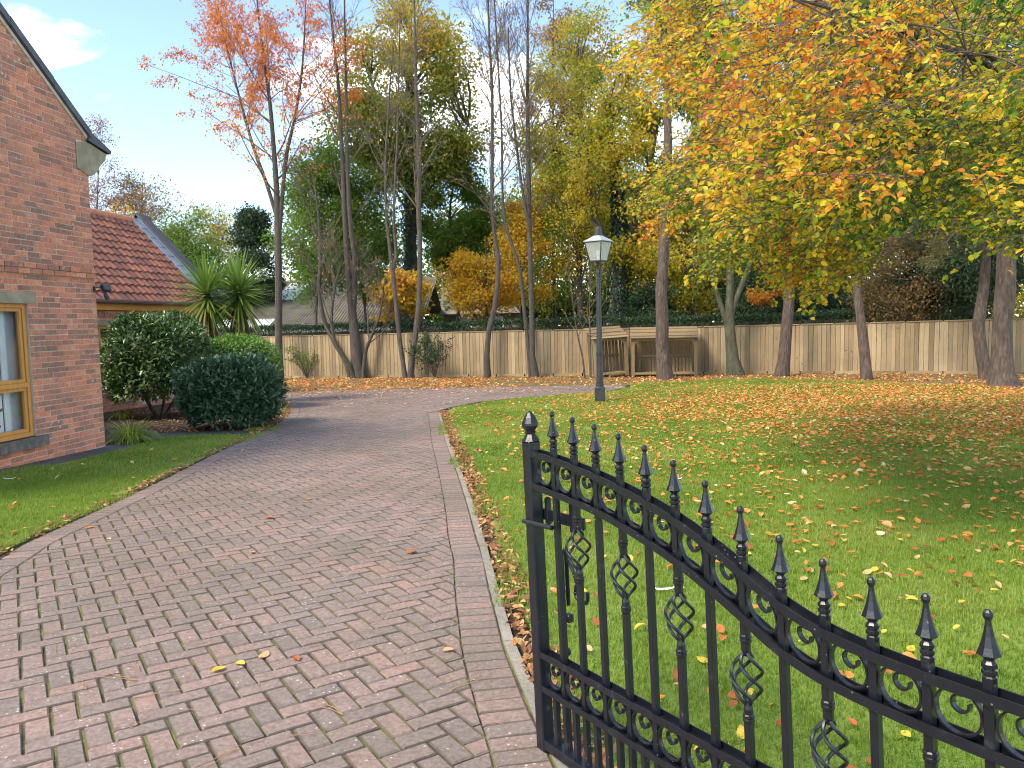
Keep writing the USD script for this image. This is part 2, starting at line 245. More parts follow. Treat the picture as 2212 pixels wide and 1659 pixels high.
BOXF = np.array([[0, 3, 2, 1], [4, 5, 6, 7], [0, 1, 5, 4], [1, 2, 6, 5], [2, 3, 7, 6], [3, 0, 4, 7]])
def bx(lo, hi):
    (a, b, c), (d, e, g) = lo, hi
    return np.array([[a, b, c], [d, b, c], [d, e, c], [a, e, c], [a, b, g], [d, b, g], [d, e, g], [a, e, g]], float), BOXF

def rbox(lo, hi, r=0.004):
    """A box with chamfered edges: 24 corners, hulled."""
    lo, hi = np.array(lo, float), np.array(hi, float)
    r = min(r, (hi - lo).min() * 0.45); pts = []
    for sx in (0, 1):
        for sy in (0, 1):
            for sz in (0, 1):
                c = np.where([sx, sy, sz], hi, lo); s = np.where([sx, sy, sz], -1, 1)
                for k in range(3):
                    q = c + s * r; q[k] = c[k]; pts.append(q)
    h = trimesh.convex.convex_hull(np.array(pts))
    return np.array(h.vertices), np.array(h.faces)

def tf(vf, M4=None, R=None, t=(0, 0, 0)):
    v, f = vf
    if R is not None: v = v @ np.asarray(R).T
    return v + np.asarray(t, float), f

def axes(ex, ey, ez): return np.stack([ex, ey, ez], 1)

def tubes(P, R, sides=5, cap=False):
    """Many tubes at once: P (n, k, 3), R (n, k)."""
    P = np.asarray(P, float); R = np.asarray(R, float); n, k, _ = P.shape
    T = np.gradient(P, axis=1); T /= np.linalg.norm(T, axis=2, keepdims=True) + 1e-12
    ref = np.where(np.abs(T[:, :1, 2:]) < 0.9, [0, 0, 1.0], [1.0, 0, 0]); ref = np.broadcast_to(ref, T.shape)
    A = np.cross(T, ref); A /= np.linalg.norm(A, axis=2, keepdims=True) + 1e-12
    B = np.cross(T, A); an = np.arange(sides) * 2 * np.pi / sides
    V = P[:, :, None] + R[:, :, None, None] * (np.cos(an)[None, None, :, None] * A[:, :, None] + np.sin(an)[None, None, :, None] * B[:, :, None])
    i, j = np.meshgrid(np.arange(k - 1), np.arange(sides), indexing='ij')
    q = np.stack([i * sides + j, i * sides + (j + 1) % sides, (i + 1) * sides + (j + 1) % sides, (i + 1) * sides + j], -1).reshape(-1, 4)
    q = np.vstack([q[:, [0, 1, 2]], q[:, [0, 2, 3]]])
    if cap:
        q = np.vstack([q, [[0, a, a + 1] for a in range(1, sides - 1)], [[(k - 1) * sides, (k - 1) * sides + a + 1, (k - 1) * sides + a] for a in range(1, sides - 1)]])
    return V.reshape(-1, 3), (q[None] + (np.arange(n) * k * sides)[:, None, None]).reshape(-1, 3)

def tube(p, r, sides=8, cap=True):
    p = np.asarray(p, float); r = np.broadcast_to(r, (len(p),))
    return tubes(p[None], r[None], sides, cap)

def spline(p, n):
    p = np.asarray(p, float)
    t = np.concatenate([[0], np.cumsum(np.linalg.norm(np.diff(p[:, :3], axis=0), axis=1))]); t /= t[-1]
    return np.stack([PchipInterpolator(t, p[:, k])(np.linspace(0, 1, n)) for k in range(p.shape[1])], 1)

def lathe(prof, sides=16, rot=0.0):
    """prof: (r, z) pairs from bottom to top."""
    prof = np.asarray(prof, float); an = np.arange(sides) * 2 * np.pi / sides + rot; k = len(prof)
    V = np.stack([prof[:, None, 0] * np.cos(an), prof[:, None, 0] * np.sin(an), np.repeat(prof[:, 1:], sides, 1)], -1).reshape(-1, 3)
    i, j = np.meshgrid(np.arange(k - 1), np.arange(sides), indexing='ij')
    q = np.stack([i * sides + j, i * sides + (j + 1) % sides, (i + 1) * sides + (j + 1) % sides, (i + 1) * sides + j], -1).reshape(-1, 4)
    q = np.vstack([q[:, [0, 1, 2]], q[:, [0, 2, 3]], [[0, a + 1, a] for a in range(1, sides - 1)], [[(k - 1) * sides, (k - 1) * sides + a, (k - 1) * sides + a + 1] for a in range(1, sides - 1)]])
    return V, q

def sheet(poly, dz=0.0, thick=0.0, step=None):
    """A polygon in plan laid on the sloping ground, dz above it."""
    v2, f = trimesh.creation.triangulate_polygon(poly, engine='earcut')
    v = np.column_stack([v2, gz(v2[:, 1]) + dz])
    if thick == 0:
        n = np.cross(v[f[0, 1]] - v[f[0, 0]], v[f[0, 2]] - v[f[0, 0]])
        return v, (f if n[2] > 0 else f[:, ::-1])
    m = trimesh.creation.extrude_polygon(poly, thick, engine='earcut')
    v = np.array(m.vertices); v[:, 2] += gz(v[:, 1]) + dz - thick
    return v, np.array(m.faces)

def leaves(P, D, N, L, Wd, fold=0.25, kind=4):
    """One folded blade per row: base P, direction D, face normal N, length L, width Wd. kind 4: two triangles; kind 7: eight-sided with a midrib."""
    D = D / (np.linalg.norm(D, axis=1, keepdims=True) + 1e-9)
    S = np.cross(D, N); S /= np.linalg.norm(S, axis=1, keepdims=True) + 1e-9
    Nn = np.cross(S, D); L = np.broadcast_to(L, (len(P),))[:, None]; Wd = np.broadcast_to(Wd, (len(P),))[:, None]; n = len(P)
    if kind == 4:
        V = np.stack([P, P + D * L * 0.45 + S * Wd / 2 + Nn * Wd * fold, P + D * L, P + D * L * 0.45 - S * Wd / 2 + Nn * Wd * fold], 1)
        f = np.array([[0, 1, 2], [0, 2, 3]])
    else:
        e = lambda a, b, c: P + D * L * a + S * Wd * b + Nn * Wd * c
        V = np.stack([P, e(.5, 0, 0), e(1, 0, -.12), e(.22, .36, fold * .7), e(.58, .46, fold), e(.86, .22, fold * .4), e(.22, -.36, fold * .7), e(.58, -.46, fold), e(.86, -.22, fold * .4)], 1)
        f = np.array([[0, 3, 1], [3, 4, 1], [4, 5, 1], [5, 2, 1], [0, 1, 6], [6, 1, 7], [7, 1, 8], [8, 1, 2]])
    k = V.shape[1]
    return V.reshape(-1, 3), (f[None] + (np.arange(n) * k)[:, None, None]).reshape(-1, 3)

def unit(n, r=rng):
    v = r.normal(size=(n, 3)); return v / np.linalg.norm(v, axis=1, keepdims=True)

# ================================================================== ground, lawns, drive
def V(*pts): return [gp(x, y)[:2] for x, y in pts]

gx = np.concatenate([np.linspace(-300, -40, 8), np.linspace(-30, 30, 31), np.linspace(40, 300, 8)])
gy = np.concatenate([np.linspace(-40, 60, 51), np.linspace(80, 420, 10)])
_X, _Y = np.meshgrid(gx, gy)
_i, _j = np.meshgrid(np.arange(len(gy) - 1), np.arange(len(gx) - 1), indexing='ij')
_a = _i * len(gx) + _j
obj('ground', (np.column_stack([_X.ravel(), _Y.ravel(), gz(_Y.ravel()) - 0.03]), np.stack([_a, _a + 1, _a + len(gx) + 1, _a + len(gx)], -1).reshape(-1, 4)), 'soil', kind='structure')

R_out = V((945, 891), (953, 918), (962, 953), (990, 1029), (1012, 1099), (1032, 1174), (1043, 1200), (1055, 1265), (1074, 1340), (1091, 1405), (1119, 1475), (1139, 1528), (1163, 1573), (1195, 1650))
_e = np.array(R_out[-1]) - np.array(R_out[-2]); _e /= np.linalg.norm(_e)
R_out += [np.array(R_out[-1]) + _e * 1.0 + [0.05, 0], np.array(R_out[-1]) + _e * 4.5 + [0.3, 0]]
R_out = spline(np.column_stack([R_out, np.zeros(len(R_out))]), 90)[:, :2]
L_out = V((0, 1208), (62, 1171), (157, 1127), (280, 1071), (392, 1017), (470, 978), (532, 949), (575, 929), (616, 905), (628, 884), (612, 865), (560, 851))
_e = np.array(L_out[0]) - np.array(L_out[1]); _e /= np.linalg.norm(_e)
L_out = [np.array(L_out[0]) + _e * 6, np.array(L_out[0]) + _e * 1.5] + L_out
L_out = spline(np.column_stack([L_out, np.zeros(len(L_out))]), 90)[:, :2]
near_lawn_edge = V((945, 891), (952, 886), (975, 879), (1040, 867), (1150, 857), (1300, 846), (1350, 838))
far_edge = V((1350, 832), (1240, 833), (1100, 836), (900, 839.5), (760, 843), (640, 847), (420, 846))
drive = Polygon([tuple(p) for p in L_out] + [tuple(p) for p in far_edge[::-1]] + [tuple(p) for p in near_lawn_edge[::-1][:-1]] + [tuple(p) for p in R_out] + [(-9.0, -3.0)]).buffer(0)
obj('driveway', sheet(drive.buffer(0.02), -0.0105), 'joint', kind='structure')
lawn_top = V((1365, 829), (1500, 823), (1600, 819), (1750, 820), (1900, 826), (2100, 833), (2212, 842)) + [np.array([24.0, 19.5]), np.array([40.0, 15.0])]
lawn_right = Polygon([tuple(p) for p in R_out[::-1]] + [tuple(p) for p in near_lawn_edge] + [tuple(p) for p in lawn_top] + [(40, -4), (1.2, -4)]).buffer(0).difference(drive.buffer(0.16)).buffer(-0.18).buffer(0.18)
lawn_right = max(getattr(lawn_right, 'geoms', [lawn_right]), key=lambda g: g.area)
obj('lawn', sheet(lawn_right, 0.0, 0.05), 'lawn', kind='structure')
lawn_left = Polygon([tuple(p) for p in L_out[:60]] + V((523, 945), (504, 938.5), (392, 942), (316, 958), (230, 978), (112, 1005), (0, 1030)) + [(-7.6, 4.0), (-8.6, 0.5)]).buffer(0).difference(drive.buffer(0.10))
lawn_left = max(getattr(lawn_left, 'geoms', [lawn_left]), key=lambda g: g.area)
obj('lawn', sheet(lawn_left, 0.0, 0.05), 'lawn', kind='structure')
path = Polygon(V((0, 1004), (112, 985), (228, 962), (316, 936), (476, 930), (574, 927), (560, 935), (523, 946), (504, 939), (392, 943), (316, 959), (230, 979), (112, 1006), (0, 1031)) + [(-7.8, 4.0), (-9.5, 0.5), (-10.5, 0.5), (-8.0, 5.0)]).buffer(0.0)
obj('path', sheet(path.buffer(0.05).difference(drive), -0.012), 'path', kind='structure')
verge = Polygon([tuple(p) for p in far_edge] + [(-22.0, 30.0), (-24, 40), (-4, 36), (8, 32.5), (18, 29), (26, 24), (24.0, 19.5)] + [tuple(p) for p in lawn_top[:7][::-1]]).buffer(0)
obj('leafy_verge', sheet(verge.buffer(0.1).difference(drive).difference(lawn_right), -0.008), 'verge', kind='structure')

# the concrete edging beside the lawn: one slab after another
edging_top = thing('concrete_edging', 'narrow pale concrete edging strip between the paved drive and the big lawn', 'edging')
ln = LineString(R_out); prepare(drive)
s = 0.0
while s < ln.length - 0.95:
    p = np.array([ln.interpolate(s + k * 0.9).coords[0] for k in (0.006, 0.5, 0.994)])
    t = p[2] - p[0]; t /= np.linalg.norm(t); nn = np.array([-t[1], t[0]])
    if nn[0] < 0: nn = -nn
    P8 = []
    for dz in (-0.06, 0.006 + rng.uniform(-.004, .004)):
        for q, w in ((p[0], 0.004), (p[2], 0.004), (p[2], 0.056), (p[0], 0.056)):
            xy = q + nn * w; P8.append([xy[0], xy[1], gz(xy[1]) + dz])
    obj('edging_block', (np.array(P8), BOXF if t[1] > 0 else BOXF[:, ::-1]), 'edging', edging_top); s += 0.9

# pavers: 45-degree herringbone field, a header course along both edges
HDR = 0.205
inner = drive.difference(LineString(R_out).buffer(HDR)).difference(LineString(L_out).buffer(HDR)); prepare(inner); inner_in = inner.buffer(-0.003)
def paver_mesh(poly, chamfer=True):
    c = np.array(poly.exterior.coords)[:-1]
    if not poly.exterior.is_ccw: c = c[::-1]
    m = c.mean(0); n = len(c); dd = m - c; dd /= np.linalg.norm(dd, axis=1, keepdims=True)
    h = rng.normal(0, 0.0010); tilt = rng.normal(0, 0.009, 2)
    z = lambda q, dz: np.column_stack([q, gz(q[:, 1]) + dz + h + (q - m) @ tilt])
    if not chamfer:
        v = np.vstack([z(c, -0.03), z(c, 0)]); k = np.arange(n); j = (k + 1) % n
        f = np.vstack([np.stack([k, j, j + n], 1), np.stack([k, j + n, k + n], 1), [[n, n + a, n + a + 1] for a in range(1, n - 1)]])
        return v, f
    v = np.vstack([z(c, -0.03), z(c, -0.0065), z(c + dd * 0.009, 0)]); k = np.arange(n); j = (k + 1) % n
    f = np.vstack([np.stack([k + b, j + b, j + b + n], 1) for b in (0, n)] + [np.stack([k + b, j + b + n, k + b + n], 1) for b in (0, n)] + [np.array([[2 * n, 2 * n + a, 2 * n + a + 1] for a in range(1, n - 1)])])
    return v, f

PL, PW = 0.196, 0.098
ang = math.radians(33); ca, sa = math.cos(ang), math.sin(ang); Rt = np.array([[ca, -sa], [sa, ca]])
pavers = []
minx, miny, maxx, maxy = drive.bounds; ctr = np.array([-2.0, 10.0])
for i in range(-230, 230):
    for k in range(-230, 230):
        # herringbone cell: one block along, one across, stepping diagonally
        for o, (w, h) in (((0, 0), (2, 1)), ((-1, 0), (1, 2))):
            base = np.array([i * 1 + k * 2 + o[0], i * 1 - k * 2 + o[1]], float) * PW
            q = Rt @ (base + np.array([w, h]) * PW / 2) + ctr
            if not (minx < q[0] < maxx and 0.8 < q[1] < 27): continue
            pavers.append((base, w, h, q))
polys = []
for base, w, h, q in pavers:
    g = 0.0045
    ex = 0.0015 if h == 2 else 0
    c = np.array([[g + ex, g], [w * PW - g - ex, g], [w * PW - g - ex, h * PW - g], [g + ex, h * PW - g]]) + base
    c = c @ Rt.T + ctr
    if contains_xy(inner, c[:, 0], c[:, 1]).all(): polys.append(Polygon(c))
    elif contains_xy(drive, q[0], q[1]) or inner.distance(Point(q)) < 0.12:
        z = Polygon(c).intersection(inner_in).simplify(0.0025)
        for z in getattr(z, 'geoms', [z]):
            if z.geom_type == 'Polygon' and z.area > 0.0006: polys.append(z)
for line, side in ((R_out, -1), (L_out, 1)):
    l2 = LineString(line); s = 0.0
    while s < l2.length - 0.2:
        a, b = (np.array(l2.interpolate(s + u).coords[0]) for u in (0.003, 0.097)); t = (b - a) / np.linalg.norm(b - a); nn = np.array([t[1], -t[0]]) * (1 if side < 0 else 1)
        if not drive.contains(Point(*(a + nn * 0.1))): nn = -nn
        r_ = Polygon([a + nn * 0.002, b + nn * 0.002, b + nn * (HDR - 0.004), a + nn * (HDR - 0.004)])
        if a[1] > 0.8: polys.append(r_)
        s += 0.1
def in_view(q, m=0.02):
    z = (q - EYE) @ FW; x = (q - EYE) @ RT / z * F / 1106; y = (q - EYE) @ UP / z * F / 829.5
    return z > 0.1 and abs(x) < 1 + m and abs(y) < 1 + m
cen = np.array([[p.centroid.x, p.centroid.y] for p in polys])
vis = np.array([in_view(np.array([x, y, gz(y)])) for x, y in cen])
order = np.argsort(np.where(vis, np.hypot(cen[:, 0], cen[:, 1]), 1e6)); big = set(order[:300].tolist())
rest = []
for n_, p in enumerate(polys):
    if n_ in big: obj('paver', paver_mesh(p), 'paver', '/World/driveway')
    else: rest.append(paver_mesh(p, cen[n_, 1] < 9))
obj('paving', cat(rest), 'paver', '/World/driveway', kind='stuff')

# ================================================================== the brick house
C = gp(228, 963)
d = ray(1300, 690).copy(); d[2] = 0; d /= np.linalg.norm(d)
no = np.array([d[1], -d[0], 0]); ez = np.array([0, 0, 1.0]); WB = axes(d, no, ez)
def wv(t, z, o=0.0): return C * [1, 1, 0] + d * t + no * o + ez * z
def wall_uv(x, y):
    q = on_plane(x, y, C, no) - C
    return q @ d, q[2] + C[2]
def wall_prism(poly, o0, o1):
    """A polygon in the gable wall's plane (along, up), from o0 to o1 outward."""
    m = trimesh.creation.extrude_polygon(poly, o1 - o0, engine='earcut'); v = np.array(m.vertices)
    return C * [1, 1, 0] + v[:, :1] * d + (v[:, 2:] + o0) * no + v[:, 1:2] * ez, np.array(m.faces)[:, ::-1]

Z0 = C[2]
VZ = lambda t: Z0 + 4.62 - 0.735 * t          # underside of the verge
house = thing('brick_house', 'red brick gabled house with an oak-framed window and a pantiled rear wing', 'house')
RID = -2.7
gable = Polygon([(0, Z0 - 0.3), (0, VZ(0)), (RID, VZ(RID)), (2 * RID, VZ(0)), (2 * RID, Z0 - 0.3)])
win = sbox(-3.5, Z0 + 0.37, -1.42, Z0 + 2.16)
obj('wall', wall_prism(gable.difference(win), -0.30, -0.0035), 'mortar', house)
lint = Polygon([(-3.75, Z0 + 2.16), (-1.27, Z0 + 2.15), (-1.27, Z0 + 2.30), (-3.75, Z0 + 2.30)])
obj('lintel', wall_prism(lint, -0.2, 0.006), 'stone', house)
sill_p = sbox(-3.75, Z0 + 0.23, -1.28, Z0 + 0.37)
obj('window_sill', wall_prism(sill_p, -0.2, 0.07), 'sill', house)
kneel = Polygon([(-0.25, 4.16), (0.0, 4.08), (0.08, 4.10), (0.20, 4.18), (0.30, 4.30), (0.40, 4.38), (0.45, 4.49), (0.12, 4.56), (-0.02, 4.58), (-0.25, 4.53)])
kneel = Polygon([(a, Z0 + b) for a, b in kneel.exterior.coords])
obj('kneeler', wall_prism(kneel, -0.30, 0.010), 'stone', house)
holes = unary_union([win, lint, sill_p, kneel])
area = gable.difference(holes.buffer(0.004)); prepare(area)
front, other = [], []
k = 0; z = Z0 - 0.15
while z < VZ(RID):
    band = 2.50 < z - Z0 < 2.645
    t = 0.0 if k % 2 == 0 else 0.1125
    first = True
    while t > -7.0:
        ln_ = 0.225 if rng.random() > 0.05 else 0.1125
        if first and k % 2 == 1: ln_ = 0.1125 + 0.1125; t = 0.0; ln_ = 0.1125
        first = False
        r_ = sbox(t - ln_ + 0.006, z + 0.0055, t - 0.006, z + 0.0695)
        q = r_ if area.contains(r_) else r_.intersection(area)
        for q in getattr(q, 'geoms', [q]):
            if q.geom_type == 'Polygon' and q.area > 0.002:
                j = rng.normal(0, 0.0012); o = 0.022 if band else 0.0
                m = wall_prism(q, -0.02, o + j)
                m = (m[0] + ez * rng.normal(0, 0.0015) , m[1])
                p = wv(q.centroid.x, q.centroid.y)
                (front if in_view(p) and len(m[1]) <= 24 else other).append((np.linalg.norm(p - EYE), m))
        t -= ln_
    z += 0.075; k += 1
front.sort(key=lambda a: a[0])
for _, m in front[:300]: obj('brick', m, 'brick', house)
obj('brickwork', cat([m for _, m in front[300:] + other]), 'brick', house, kind='stuff')
# verge: pale mortar fillet, dark coping, roof slab behind
def verge_strip(a, b, t0, t1): return Polygon([(t0, VZ(t0) + a), (t1, VZ(t1) + a), (t1, VZ(t1) + b), (t0, VZ(t0) + b)])
obj('mortar_fillet', wall_prism(verge_strip(0.0, 0.06, RID, 0.02), -0.3, 0.018), 'mortar', house)
kk = 0; t = 0.06
while t > RID:
    t2 = max(t - 0.75, RID); lift = 0.012 * (kk % 2)
    obj('coping', wall_prism(verge_strip(0.06 + lift, 0.17 + lift, t2 + 0.004, t), -0.28, 0.06), 'slate', house); t = t2; kk += 1
obj('coping', wall_prism(Polygon([(a, Z0 + b) for a, b in ((-0.02, 4.60), (0.50, 4.50), (0.52, 4.55), (0.05, 4.74))]), -0.33, 0.05), 'slate', house)
roof_l = Polygon([(0.25, VZ(0.25) + 0.05), (RID, VZ(RID) + 0.05), (2 * RID - 0.25, VZ(0.25) + 0.05), (2 * RID - 0.25, VZ(0.25) - 0.05), (RID, VZ(RID) - 0.1), (0.25, VZ(0.25) - 0.05)])
obj('roof', wall_prism(roof_l, -7.5, -0.31), 'tile', house)
for a in (-0.32, 2 * RID): obj('side_wall', wall_prism(sbox(a, Z0 - 0.3, a + 0.31, Z0 + 4.3), -7.4, -0.31), 'brick', house)
# window: oak frame round two lights, curtain and blind inside
wf = f'{house}/window'
def ring(t0, z0, t1, z1, w): return sbox(t0, z0, t1, z1).difference(sbox(t0 + w, z0 + w, t1 - w, z1 - w))
wz0, wz1, wt = Z0 + 0.375, Z0 + 2.155, -1.425
win_p = obj('window', wall_prism(unary_union([ring(-3.48, wz0, wt, wz1, 0.06), sbox(-3.48, Z0 + 1.04, wt, Z0 + 1.10), sbox(-2.50, wz0, -2.44, wz1)]), -0.12, -0.035), 'oak', house)
for (t0, t1) in ((-3.42, -2.50), (-2.44, wt - 0.06)):
    for (z0, z1) in ((wz0 + 0.06, Z0 + 1.04), (Z0 + 1.10, wz1 - 0.06)):
        obj('sash', wall_prism(ring(t0 + .003, z0 + .003, t1 - .003, z1 - .003, 0.045), -0.10, -0.050), 'oak', win_p)
        obj('pane', wall_prism(sbox(t0 + 0.04, z0 + 0.04, t1 - 0.04, z1 - 0.04), -0.082, -0.078), 'glass', win_p)
room = cat([wall_prism(sbox(-3.9, Z0, -3.85, Z0 + 2.6), -2.5, -0.305), wall_prism(sbox(-1.0, Z0, -0.95, Z0 + 2.6), -2.5, -0.305), wall_prism(sbox(-3.85, Z0, -1.0, Z0 + 0.02), -2.5, -0.305), wall_prism(sbox(-3.85, Z0 + 2.55, -1.0, Z0 + 2.6), -2.5, -0.305), wall_prism(sbox(-3.85, Z0, -1.0, Z0 + 2.6), -2.55, -2.5)])
obj('room', room, 'blind', house)
def fold_sheet(t0, t1, z0, z1, o, amp, waves, m, name):
    n = 60; tt = np.linspace(t0, t1, n); oo = o + amp * np.sin(np.linspace(0, waves * 2 * np.pi, n)) * (0.7 + 0.3 * np.sin(np.linspace(0, 9, n)))
    a = np.array([wv(a_, z0, b_) for a_, b_ in zip(tt, oo)]); b = np.array([wv(a_, z1, b_) for a_, b_ in zip(tt, oo)])
    i = np.arange(n - 1)
    return obj(name, (np.vstack([a, b]), np.stack([i, i + 1, i + 1 + n, i + n], 1)), m, house, smooth=True)
fold_sheet(-1.95, -1.35, Z0 + 0.3, Z0 + 2.3, -0.19, 0.004, 1, 'blind', 'blind')
cur = fold_sheet(-2.46, -1.80, Z0 + 0.3, Z0 + 2.3, -0.155, 0.016, 4, 'white', 'curtain')
fold_sheet(-1.78, -1.66, Z0 + 0.3, Z0 + 2.3, -0.155, 0.012, 2, 'white', 'curtain')
vine = []
for base in (-1.90, -2.12, -2.34):
    zz = np.linspace(Z0 + 0.35, Z0 + 2.2, 70); tt = base + 0.035 * np.sin((zz - Z0) * 9)
    vine.append(tube([wv(a, b, -0.132) for a, b in zip(tt, zz)], 0.0035, 4))
    for q in range(3, 68, 4):
        sgn = 1 if (q // 4) % 2 else -1
        P = wv(tt[q], zz[q], -0.130); D = d * sgn * 0.8 + ez * 0.45
        vine.append(leaves(P[None], D[None], no[None], 0.075, 0.042, 0.0, 7))
obj('vine_print', cat(vine), 'plum', cur)
# flood light at the corner
fl = thing('flood_light', 'small black flood light bracketed to the corner of the brick house', 'light')
fp = at(213, 626, 11.75); cz = fp[2]
def hb(lo, hi, r=0.006): return tf(rbox(lo, hi, r), R=WB, t=C * [1, 1, 0] + ez * cz)
obj('bracket', cat([hb((-0.06, 0.0, -0.03), (-0.02, 0.02, 0.05)), tube([wv(-0.05, cz + 0.03, 0.01), wv(-0.1, cz + 0.03, 0.06), wv(-0.05, cz + 0.02, 0.12), wv(0.03, cz, 0.13)], 0.008), tube([wv(0.0, cz - 0.02, 0.01), wv(0.03, cz, 0.13)], 0.008)]), 'black_plastic', fl)
ax_ = axes(no, d, ez); tl = math.radians(-28); tm = np.array([[math.cos(tl), 0, math.sin(tl)], [0, 1, 0], [-math.sin(tl), 0, math.cos(tl)]])
hd = obj('lamp_head', tf(rbox((-0.03, -0.085, -0.055), (0.035, 0.085, 0.06), 0.012), R=ax_ @ tm, t=wv(0.05, cz + 0.02, 0.13)), 'black_plastic', fl)
obj('lens', tf(rbox((-0.036, -0.065, -0.04), (-0.028, 0.065, 0.045), 0.003), R=ax_ @ tm, t=wv(0.05, cz + 0.02, 0.13)), 'blind', hd)
obj('sensor', cat([tube([wv(0.04, cz - 0.04, 0.12), wv(0.05, cz - 0.10, 0.13), wv(0.06, cz - 0.15, 0.15)], [0.02, 0.035, 0.028], 10)]), 'black_plastic', fl)

# ---- rear wing: pantiled roof, ridge along the same line
e0 = at(215, 647, 18.0)
def eave(t): return e0 + d * t
tf_ = min(np.linspace(0, 12, 600), key=lambda t: abs(1106 + F * ((eave(t) - EYE) @ RT) / ((eave(t) - EYE) @ FW) - 462))
rp = on_plane(292, 478, eave(tf_), d) - eave(tf_)
run, rise = -(rp @ no), rp[2]; SLL = math.hypot(run, rise); dn = (no * run - ez * rise) / SLL; nrm = np.cross(d, dn); nrm = nrm if nrm[2] > 0 else -nrm
TN = -5.0
def rv(t, v, h): return e0 + d * t - dn * (SLL - v) + nrm * h     # v: 0 at the ridge, SLL at the eave
deck = obj('wing_roof', cat([(np.array([rv(TN, 0, -0.05), rv(tf_, 0, -0.05), rv(tf_, SLL, -0.05), rv(TN, SLL, -0.05), rv(TN, 0, -0.12), rv(tf_, 0, -0.12), rv(tf_, SLL, -0.12), rv(TN, SLL, -0.12)]), BOXF),
                             (np.array([rv(TN, 0, -0.05), rv(tf_, 0, -0.05), rv(tf_, 0, -0.05) - no * run - ez * rise, rv(TN, 0, -0.05) - no * run - ez * rise]), np.array([[0, 1, 2, 3]]))]), 'tile', house)
NR = 12; ga = SLL / NR; tw = 0.27; cols = int((tf_ - TN) / tw)
prof_s = np.linspace(0, 1, 9); prof_h = 0.027 * np.sin(prof_s * 2 * np.pi - 0.6) + 0.012
far_tiles = []
for c in range(cols):
    t0 = tf_ - 0.12 - (c + 1) * tw
    for r_ in range(NR):
        v0, v1 = r_ * ga - 0.02, (r_ + 1) * ga + 0.03
        dz = rng.normal(0, 0.003); dv = rng.normal(0, 0.004)
        top = [rv(t0 + s_ * tw * 1.06, v0 + dv, h_ + 0.0 + dz) for s_, h_ in zip(prof_s, prof_h)]
        bot = [rv(t0 + s_ * tw * 1.06, v1 + dv, h_ + 0.040 + dz) for s_, h_ in zip(prof_s, prof_h)]
        lip = [rv(t0 + s_ * tw * 1.06, v1 + dv, h_ - 0.004 + dz) for s_, h_ in zip(prof_s, prof_h)]
        i = np.arange(8); q = np.vstack([np.stack([i, i + 1, i + 10, i + 9], 1), np.stack([i + 9, i + 10, i + 19, i + 18], 1)])
        m = (np.array(top + bot + lip), q)
        if c < 25: obj('pantile', m, 'tile', deck)
        else: far_tiles.append(m)
obj('pantiles', cat(far_tiles), 'tile', deck, kind='stuff')
t = TN
while t < tf_ - 0.2:
    t2 = min(t + 0.45, tf_ - 0.1)
    obj('ridge_tile', tube([rv(t + 0.005, 0.0, -0.01), rv(t2 - 0.002, 0.0, -0.01)], [0.115, 0.122], 12), 'ridge', deck, smooth=30); t = t2
for s_ in range(9):
    v0, v1 = SLL * s_ / 9, SLL * (s_ + 1) / 9
    P = [rv(tf_ - 0.32, v0, 0.085), rv(tf_ + 0.02, v0, 0.10), rv(tf_ + 0.02, v1 + 0.03, 0.115), rv(tf_ - 0.32 + 0.03, v1 + 0.03, 0.10)]
    obj('lead_flashing', (np.array(P + [p - nrm * 0.03 for p in P]), BOXF[:, ::-1]), 'lead', deck)
def para(a, b, t0, t1, h0, h1): return (np.array([rv(t0, a, h0), rv(t1, a, h0), rv(t1, b, h0), rv(t0, b, h0), rv(t0, a, h1), rv(t1, a, h1), rv(t1, b, h1), rv(t0, b, h1)]), BOXF)
obj('parapet', para(-0.05, SLL + 0.1, tf_ + 0.03, tf_ + 0.30, -0.3, 0.16), 'lead', house)
cz_ = np.linspace(-0.12, SLL + 0.2, 6)
for a, b in zip(cz_[:-1], cz_[1:]): obj('coping', para(a, b - 0.006, tf_ - 0.04, tf_ + 0.40, 0.165, 0.235), 'slate', house)
_bk = np.array([rv(tf_ - .04, -.12, .165), rv(tf_ + .4, -.12, .165), rv(tf_ + .4, -.12, .235), rv(tf_ - .04, -.12, .235)])
obj('coping', (np.vstack([_bk, _bk - no * run * 0.9 - ez * rise * 0.9]), BOXF), 'slate', house)
gut = [eave(t) + no * 0.06 - ez * 0.03 for t in np.linspace(TN, tf_ + 0.1, 8)]
obj('gutter', tube(gut, 0.058, 10), 'gutter', house, smooth=30)
def wing_prism(poly, o0, o1):
    m = trimesh.creation.extrude_polygon(poly, o1 - o0, engine='earcut'); v = np.array(m.vertices)
    return e0 * [1, 1, 0] + v[:, :1] * d + (v[:, 2:] + o0) * no + v[:, 1:2] * ez, np.array(m.faces)[:, ::-1]
EZ = e0[2]; OW = -0.12
obj('fascia', wing_prism(sbox(TN, EZ - 0.24, tf_ + 0.05, EZ - 0.07), OW + 0.03, -0.02), 'oak', house)
def wing_uv(x, y):
    P = e0 + no * OW; q = on_plane(x, y, P, no) - e0
    return q @ d, q[2] + EZ
GB = float(gz(20)) - 0.2
wall2 = sbox(TN, GB, tf_ + 0.3, EZ - 0.02)
w1 = (wing_uv(180, 700)[0], wing_uv(252, 700)[0]); w2 = (wing_uv(393, 700)[0], wing_uv(470, 700)[0])
zt = wing_uv(252, 703)[1]; zl = wing_uv(252, 693)[1]
opens = [sbox(a + 0.1, zt - 1.3, b - 0.1, zt) for a, b in (w1, w2)]
lints = [sbox(a, zt, b, zl + 0.02) for a, b in (w1, w2)]
obj('wing_wall', wing_prism(wall2.difference(unary_union(opens)), OW - 0.3, OW - 0.004), 'mortar', house)
